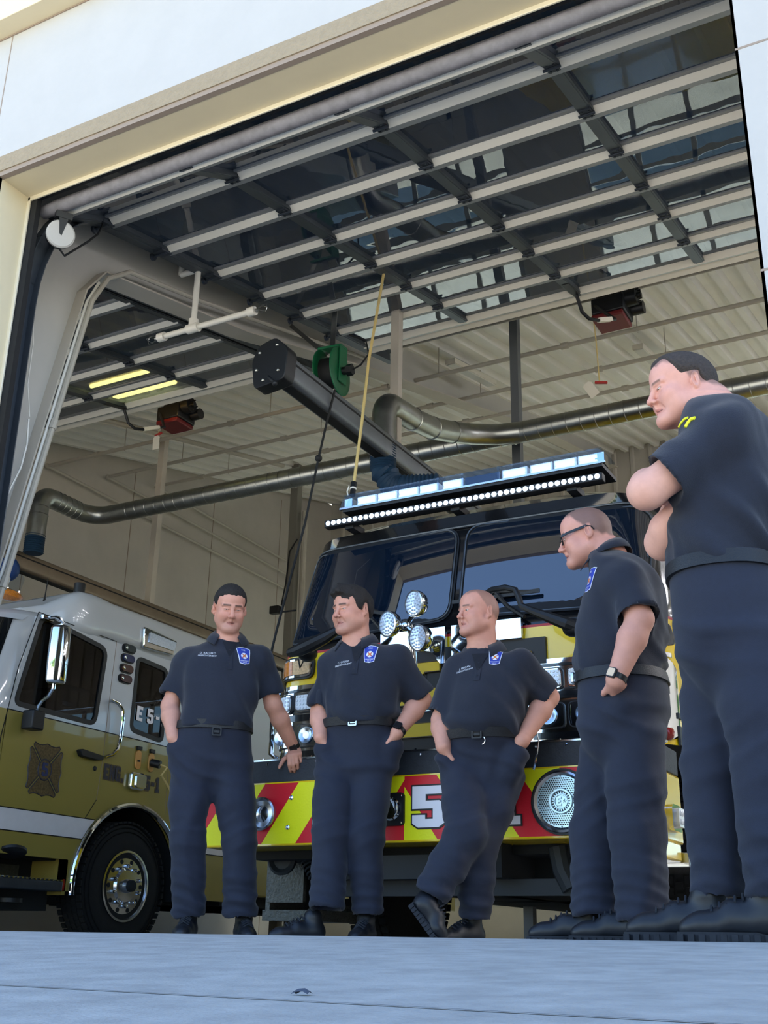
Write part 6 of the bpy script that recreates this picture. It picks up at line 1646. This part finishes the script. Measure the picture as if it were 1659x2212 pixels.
# ---------------------------------------------------------------- the man with his hand on the bumper
m=Man(458,2030,4.95,'man in navy polo looking down, one hand in pocket, other on the bumper',4); m.pockets=[]
J=m.J
sa,ea,wa=J(404,1430,-.02),J(367,1525,-.03),J(373,1592,.07)
sb,eb=J(563,1425,.0),J(590,1522,-.06); hd=V((.46,-.74,-.46)).normalized(); wb=at(636,1633,Y=5.285)-hd*.088
torso=[m.sec(490,1385,0,.085,.070),m.sec(487,1403,0,.150,.092),m.sec(484,1425,.01,.20,.118),m.sec(479,1475,.03,.20,.128),m.sec(472,1525,.04,.192,.130),m.sec(467,1560,.04,.192,.130),m.sec(465,1580,.04,.183,.122)]
pelv=[m.sec(465,1559,.03,.188,.120),m.sec(462,1588,.02,.198,.124),m.sec(457,1625,.0,.212,.13),m.sec(456,1662,-.01,.205,.125)]
ha=dict(d=tuple(J(398,1650,-.02)-wa),back=tuple(m.rt*-1+m.tc*.2),side=-1,curl=(12,18,10),thumb=(30,25))
hb=dict(d=tuple(hd),back=(.1,-.5,.85),side=1,curl=((52,48,22),(56,46,22),(60,44,22),(66,42,20)),thumb=(62,30),spread=.07,sc=1.08)
m.pockets=[(J(384,1618,.04),J(396,1665,.02),.058,.05)]
dress(m,dict(c=J(496,1314,.05),yaw=10,pitch=20,sc=1.02,fat=.0,open=.22,col=dict(stubble=.55,shave=('2a221d',.085,.03),scalp=.5,red=.10)),torso,pelv,[(sa,ea,wa,ha),(sb,eb,wb,hb)],
  [(J(413,1655),J(405,1815,.04),J(409,1968,.0)),(J(501,1655),J(517,1818,.05),J(519,1968,.03))],J(465,1572).z,neck=J(492,1377,.0),leg_r=[(.107,.090,.083),(.107,.088,.085)],seed=1.3,slv=(.078,.078),hem_t=.66)
hair(m,m.A,m.c,m.sc,'hair_dark',.070,.004,.009,seed=2)
for x,y,t in ((408,2030,-8),(520,2030,8)):
    h=flat(J(x,y,-.06)); shoe(m,h,h+m.dirn(t)*.29)
collar(m,J(492,1378,.0)+V((0,0,.004)),.066,.064,m.f,1.3,parent=m.shirt,tilt=.012)
n=m.f; shield(m,m.bvh,530,1415,.13,m.f+m.rt*.25,m.shirt,1.02); nametape(m,m.bvh,448,1413,.13,m.f-m.rt*.2,m.shirt,'D. RACHKO','FIREFIGHTER/EMT',1.05,-3)
placket(m,498,1392,.13,m.f,.14); buckle(m,468,1580,.16,m.f)
fo=(wb-eb).normalized(); watch(m,wb-fo*.034+m.rt*.006,fo,V((.1,-.9,.45)),.0345)
# ---------------------------------------------------------------- the young man with dark hair
m=Man(748,2030,5.05,'young dark-haired man in navy polo leaning on the bumper, hands in pockets',-20); J=m.J
sa,ea,wa=J(718,1437,-.06),J(692,1538,-.08),J(692,1592,.02); sb,eb,wb=J(859,1424,.05),J(910,1512,-.02),J(858,1582,.09)
torso=[m.sec(771,1391,-.03,.085,.072),m.sec(777,1408,-.03,.150,.095),m.sec(786,1432,-.02,.198,.122),m.sec(788,1480,.0,.196,.135),m.sec(784,1522,.0,.190,.14),m.sec(778,1550,.0,.182,.136),m.sec(774,1566,.0,.172,.124)]
pelv=[m.sec(774,1552,-.0,.178,.122),m.sec(774,1585,-.03,.192,.128),m.sec(774,1625,-.05,.205,.133),m.sec(766,1668,-.05,.195,.128)]
m.pockets=[(J(701,1618,-.01),J(710,1655,-.03),.056,.05),(J(848,1612,.045),J(838,1650,.02),.060,.055)]
dress(m,dict(c=J(761,1320,.0),yaw=-48,pitch=7,sc=1.03,fat=.004,open=.4,neck=.062,col=dict(stubble=.6,brow='1f1814',red=.05)),torso,pelv,
  [(sa,ea,wa,dict(d=tuple(J(714,1640,-.06)-wa),back=tuple(-m.rt),side=-1,curl=(12,15,10))),(sb,eb,wb,dict(d=tuple(J(832,1640,-.02)-wb),back=tuple(m.rt+m.tc*.3),side=1,curl=(12,15,10)))],
  [(J(724,1665,-.04),J(715,1805,.08),J(706,1952,.12)),(J(806,1660,-.02),J(790,1812,.06),J(794,1965,.06))],J(774,1560).z,neck=J(772,1384,-.03),leg_r=[(.103,.088,.083),(.103,.087,.076)],seed=2.6,slv=(.080,.080),hem_t=.80,arm_r=(.054,.05,.051,.032))
hair(m,m.A,m.c,m.sc,'hair_dark',.064,-.018,.013,front=1,seed=3)
h=flat(J(700,2030,.02)); shoe(m,h,h+m.dirn(-62)*.29); h=flat(J(796,2030,-.02)); shoe(m,h,h+m.dirn(-14)*.29)
collar(m,J(772,1386,-.03)+V((0,0,.006)),.070,.068,m.dirn(-26),1.3,parent=m.shirt,tilt=.014)
shield(m,m.bvh,800,1414,.1,m.f+m.rt*.12,m.shirt,1.0); nametape(m,m.bvh,734,1431,.1,m.f-m.rt*.35,m.shirt,'C. CABLE','FIREFIGHTER/EMT',1.0,6)
placket(m,766,1402,.12,m.f,.13); buckle(m,757,1557,.15,m.f,.045,.04,'chrome_dull')
fo=(wb-eb).normalized(); watch(m,wb-fo*.012,fo,m.tc*.7+m.rt*-.2+V((0,0,.2)),.0355,'watch_dark')
# ---------------------------------------------------------------- the bald man with crossed feet
m=Man(1015,2032,5.0,'balding man in navy polo leaning on the bumper with feet crossed',-16); J=m.J
sa,ea,wa=J(992,1448,-.06),J(955,1556,-.05),J(957,1612,.04); sb,eb,wb=J(1124,1436,.05),J(1184,1506,-.02),J(1128,1600,.09)
torso=[m.sec(1043,1407,-.04,.085,.074),m.sec(1051,1423,-.04,.150,.096),m.sec(1057,1445,-.03,.198,.128),m.sec(1056,1495,.0,.197,.148),m.sec(1050,1542,.01,.192,.157),m.sec(1046,1572,.01,.184,.150),m.sec(1044,1590,.0,.172,.132)]
pelv=[m.sec(1044,1577,-.0,.178,.135),m.sec(1045,1608,-.03,.192,.137),m.sec(1044,1645,-.06,.200,.135),m.sec(1040,1680,-.06,.185,.125)]
m.pockets=[(J(966,1640,.0),J(980,1675,-.02),.056,.05),(J(1114,1634,.065),J(1100,1668,.045),.062,.058)]
dress(m,dict(c=J(1033,1326,.0),yaw=-57,pitch=0,sc=.965,fat=.004,open=.5,mouth=.6,neck=.062,col=dict(stubble=.25,shave=('5a4c45',.098,.022),scalp=.55,brow='5a463a',red=.25)),torso,pelv,
  [(sa,ea,wa,dict(d=tuple(J(984,1660,-.06)-wa),back=tuple(-m.rt),side=-1,curl=(12,15,10))),(sb,eb,wb,dict(d=tuple(J(1098,1655,-.02)-wb),back=tuple(m.rt+m.tc*.3),side=1,curl=(12,15,10)))],
  [(J(998,1680,-.03),J(1008,1800,.14),J(935,1925,.16)),(J(1085,1680,-.05),J(1035,1820,.05),J(1026,1972,.02))],J(1044,1584).z,neck=J(1044,1400,-.04),leg_r=[(.104,.093,.082),(.108,.090,.074)],seed=3.9,slv=(.082,.080),hem_t=.78,arm_r=(.054,.051,.053,.034))
# boot on its toe
hl,to=J(884,1958,.20),J(938,2034,.21); to.z=max(to.z,flz(to.y)+.012)
shoe(m,hl,to+(to-hl)*.12,up=m.rt*1+V((0,0,.5)),ankle=J(925,1940,.17))
h=flat(J(1040,2032,-.06)); shoe(m,h,h+m.dirn(-42)*.28)
collar(m,J(1044,1402,-.04)+V((0,0,.006)),.070,.068,m.dirn(-22),1.3,parent=m.shirt,tilt=.014)
shield(m,m.bvh,1068,1417,.1,m.f+m.rt*.05,m.shirt,.92); nametape(m,m.bvh,993,1442,.1,m.f-m.rt*.4,m.shirt,'J. MEGAN','FIREFIGHTER/EMT',.95,9)
placket(m,1030,1418,.12,m.f,.12); buckle(m,1027,1584,.15,m.f,.05,.042)
b=MB(); q=m.tbvh.ray_cast(J(1040,1584,.3),-m.tc,.6)[0] or J(1040,1584,.15); b.tube([q+m.tc*.014+m.rt*(.018*math.cos(a))+V((0,0,.020*math.sin(a))) for a in [-1.4+2.8*k/10 for k in range(11)]],.003,6); b.build('belt_ring','chrome',m.belt)
b=MB(); q=J(1160,1630,.02); b.tube([q+V((0,0,.12)),q+V((.01,0,.06)),q],.003,5); b.bar(q,q+V((-.02,0,-.07)),.02,.004); o=b.build('keys','chrome_dull',m.belt)
# ---------------------------------------------------------------- the man with glasses in profile
m=Man(1335,2038,4.42,'man with glasses and cropped hair in navy polo, seen in profile facing left',-106,'cb9380'); J=m.J
sa,ea,wa=J(1352,1262,.16),J(1382,1338,.23),J(1330,1468,.25); sb,eb,wb=J(1338,1250,-.18),J(1330,1350,-.22),J(1300,1468,-.16)
torso=[m.sec(1316,1198,0,.085,.074),m.sec(1332,1216,0,.150,.106),m.sec(1348,1245,0,.195,.135),m.sec(1348,1300,0,.197,.160),m.sec(1343,1360,0,.192,.178),m.sec(1339,1410,0,.19,.186),m.sec(1338,1450,0,.182,.178),m.sec(1339,1470,0,.172,.163)]
pelv=[m.sec(1340,1452,.0,.178,.168),m.sec(1346,1490,.0,.19,.176),m.sec(1348,1530,.0,.196,.178),m.sec(1344,1590,.0,.185,.165)]
m.pockets=[(J(1343,1528,.16),J(1350,1570,.12),.058,.05)]
dress(m,dict(c=J(1266,1160,.0),yaw=-93,pitch=11,sc=1.0,fat=.004,open=.5,neck=.066,col=dict(stubble=.35,shave=('4b423d',.092,.024),scalp=.75,brow='4a3a30',red=.25)),torso,pelv,
  [(sa,ea,wa,dict(d=tuple(J(1350,1535,.06)-wa),back=tuple(m.tc+m.rt*.2),side=1,curl=(15,15,10),sc=1.05)),(sb,eb,wb,dict(d=tuple(J(1325,1520,-.06)-wb),back=tuple(-m.tc),side=-1,curl=(15,15,10)))],
  [(J(1315,1600,-.08),J(1284,1800,-.05),J(1284,1968,-.02)),(J(1372,1600,.08),J(1375,1800,.10),J(1386,1972,.10))],J(1339,1463).z,neck=J(1312,1192,.0),leg_r=[(.108,.092,.086),(.115,.104,.095)],seed=5.1,slv=(.088,.088),hem_t=.74,arm_r=(.055,.053,.056,.036))
for x,d,t in ((1312,-.04,-96),(1412,.1,-96)): h=flat(J(x,2038,d)); shoe(m,h,h+m.dirn(t)*.30,s=1.05)
collar(m,J(1314,1194,.0)+V((0,0,-.004)),.064,.062,m.f,1.2,parent=m.shirt,tilt=.02)
shield(m,m.bvh,1292,1253,.12,m.f+m.tc*.35,m.shirt,1.0)
buckle(m,1258,1464,.02,m.f,.05,.045,'chrome_dull')
fo=(wa-ea).normalized(); watch(m,wa-fo*.01,fo,m.tc*.8-m.rt*.45+V((0,0,.1)),.0385,'watch_face',.019)
A,c=m.A,m.c; P=lambda x,y,z: V(c+A[0]*x+A[1]*y+A[2]*z)
b=MB()
for s in (-1,1):
    O=[P(s*.034+.024*math.cos(a),.106-.25*abs(.024*math.cos(a))*(1 if True else 0),-.004+.0175*math.sin(a)) for a in [2*PI*k/20 for k in range(21)]]; b.tube(O,.0024,5)
    b.bar(P(s*.058,.100,.008),P(s*.078,.075,.008),.004,.010); b.bar(P(s*.079,.078,.008),P(s*.088,-.012,.018),.0045,.010); b.tube([P(s*.088,-.012,.018),P(s*.087,-.03,.012),P(s*.085,-.04,-.006)],.0025,5)
b.tube([P(-.011,.106,.002),P(0,.112,.006),P(.011,.106,.002)],.0022,5); gl=b.build('glasses','glasses',m.root)
b=MB()
for s in (-1,1): b.add([P(s*.034+.022*math.cos(a),.1055-.25*abs(.022*math.cos(a)),-.004+.0155*math.sin(a)) for a in [2*PI*k/20 for k in range(20)]],[tuple(range(20))])
b.build('lenses','clear_cover',gl)
# ---------------------------------------------------------------- the tall man in front with folded arms
m=Man(1600,2052,3.36,'tall dark-haired man in navy t-shirt with folded arms, nearest at the right edge',-100,'d6a08c'); J=m.J
sa,ea,wa=J(1568,940,.16),J(1396,1062,.20),J(1418,1040,-.05); sb,eb,wb=J(1545,955,-.17),J(1432,1172,-.04),J(1478,1088,.10)
torso=[m.sec(1540,872,0,.085,.075),m.sec(1555,898,0,.155,.105),m.sec(1567,935,0,.20,.138),m.sec(1575,1000,0,.205,.155),m.sec(1574,1080,0,.20,.165),m.sec(1566,1160,0,.195,.17),m.sec(1563,1215,0,.19,.168),m.sec(1563,1243,0,.18,.158)]
pelv=[m.sec(1565,1222,.0,.184,.160),m.sec(1572,1275,.0,.195,.165),m.sec(1580,1330,.0,.20,.168),m.sec(1585,1420,.0,.19,.155)]
m.pockets=[]
dress(m,dict(c=J(1474,844,.0),yaw=-70,pitch=8,sc=.985,fat=.004,open=.42,neck=.066,col=dict(stubble=.08,shave=('4a3f39',.084,.016),scalp=.6,brow='6b4d3c',red=.35,lips='a85f55')),torso,pelv,
  [(sa,ea,wa,dict(d=tuple(J(1434,985,-.11)-wa),back=tuple(-m.rt+V((0,0,.3))),side=1,curl=(20,25,15))),(sb,eb,wb,dict(d=tuple(J(1530,1060,.14)-wb),back=tuple(m.tc-m.rt*.3),side=-1,curl=(15,20,12)))],
  [(J(1555,1400,-.09),J(1545,1650,-.06),J(1560,1915,-.08)),(J(1625,1400,.09),J(1664,1670,.10),J(1690,1915,.09))],J(1563,1232).z,neck=J(1532,872,.0),skin_fine=.0030,leg_r=[(.112,.094,.085),(.115,.10,.092)],seed=6.3,slv=(.085,.083),hem_t=.66,arm_r=(.058,.054,.060,.038),fold=(.005,.006),sh_h=.0052)
hair(m,m.A,m.c,m.sc,'hair_brown',.078,.020,.010,recede=.8,seed=5)
for x,d in ((1592,-.06),(1726,.10)): h=flat(J(x,2052,d)); shoe(m,h,h+m.dirn(-96)*.30,s=1.12,name='sneaker')
for p,w_ in (([(1467,923),(1472,914),(1479,906),(1486,903)],.0045),([(1481,924),(1486,915),(1493,906),(1501,904)],.0065)):
    q=[]
    for x,y in p:
        h=m.bvh.ray_cast(J(x,y,.45),-(J(x,y,.45)-CAM).normalized()*-1,.8)[0]; q.append((h if h is not None else J(x,y,.2))+m.tc*.003)
    b=MB(); b.tube(q,w_*.9,8); b.build('chest_print','thread_yellow',m.shirt)
# ================================================================ daylight
w=bpy.data.worlds.new('sky'); SC.world=w; w.use_nodes=True; n=w.node_tree.nodes; l=w.node_tree.links
bg=n['Background']; sk=n.new('ShaderNodeTexSky'); sk.sky_type='NISHITA'; sk.sun_disc=False; sk.sun_elevation=R(59); sk.sun_rotation=R(-20); sk.air_density=1.0; sk.dust_density=.15; sk.ozone_density=3.0
l.new(sk.outputs['Color'],bg.inputs['Color']); bg.inputs['Strength'].default_value=.30
s=bpy.data.lights.new('sun','SUN'); s.energy=9.5; s.angle=R(.6); s.color=(1,.93,.82)
so=bpy.data.objects.new('sun',s); COL.objects.link(so)
# the sun stands behind the building, high and to the right
d=V((.25,.45,.86)); so.rotation_euler=d.to_track_quat('Z','Y').to_euler()
sk.sun_rotation=math.atan2(d.x,d.y)
vs=SC.view_settings; vs.view_transform='Standard'; vs.look='None'; vs.gamma=1; vs.use_curve_mapping=False; vs.exposure=1.15
SC.cycles.use_denoising=True; SC.cycles.max_bounces=8; SC.cycles.diffuse_bounces=5; SC.cycles.glossy_bounces=4; SC.cycles.transmission_bounces=6; SC.cycles.transparent_max_bounces=10; SC.cycles.sample_clamp_indirect=6
SC.cycles.caustics_reflective=False; SC.cycles.caustics_refractive=False
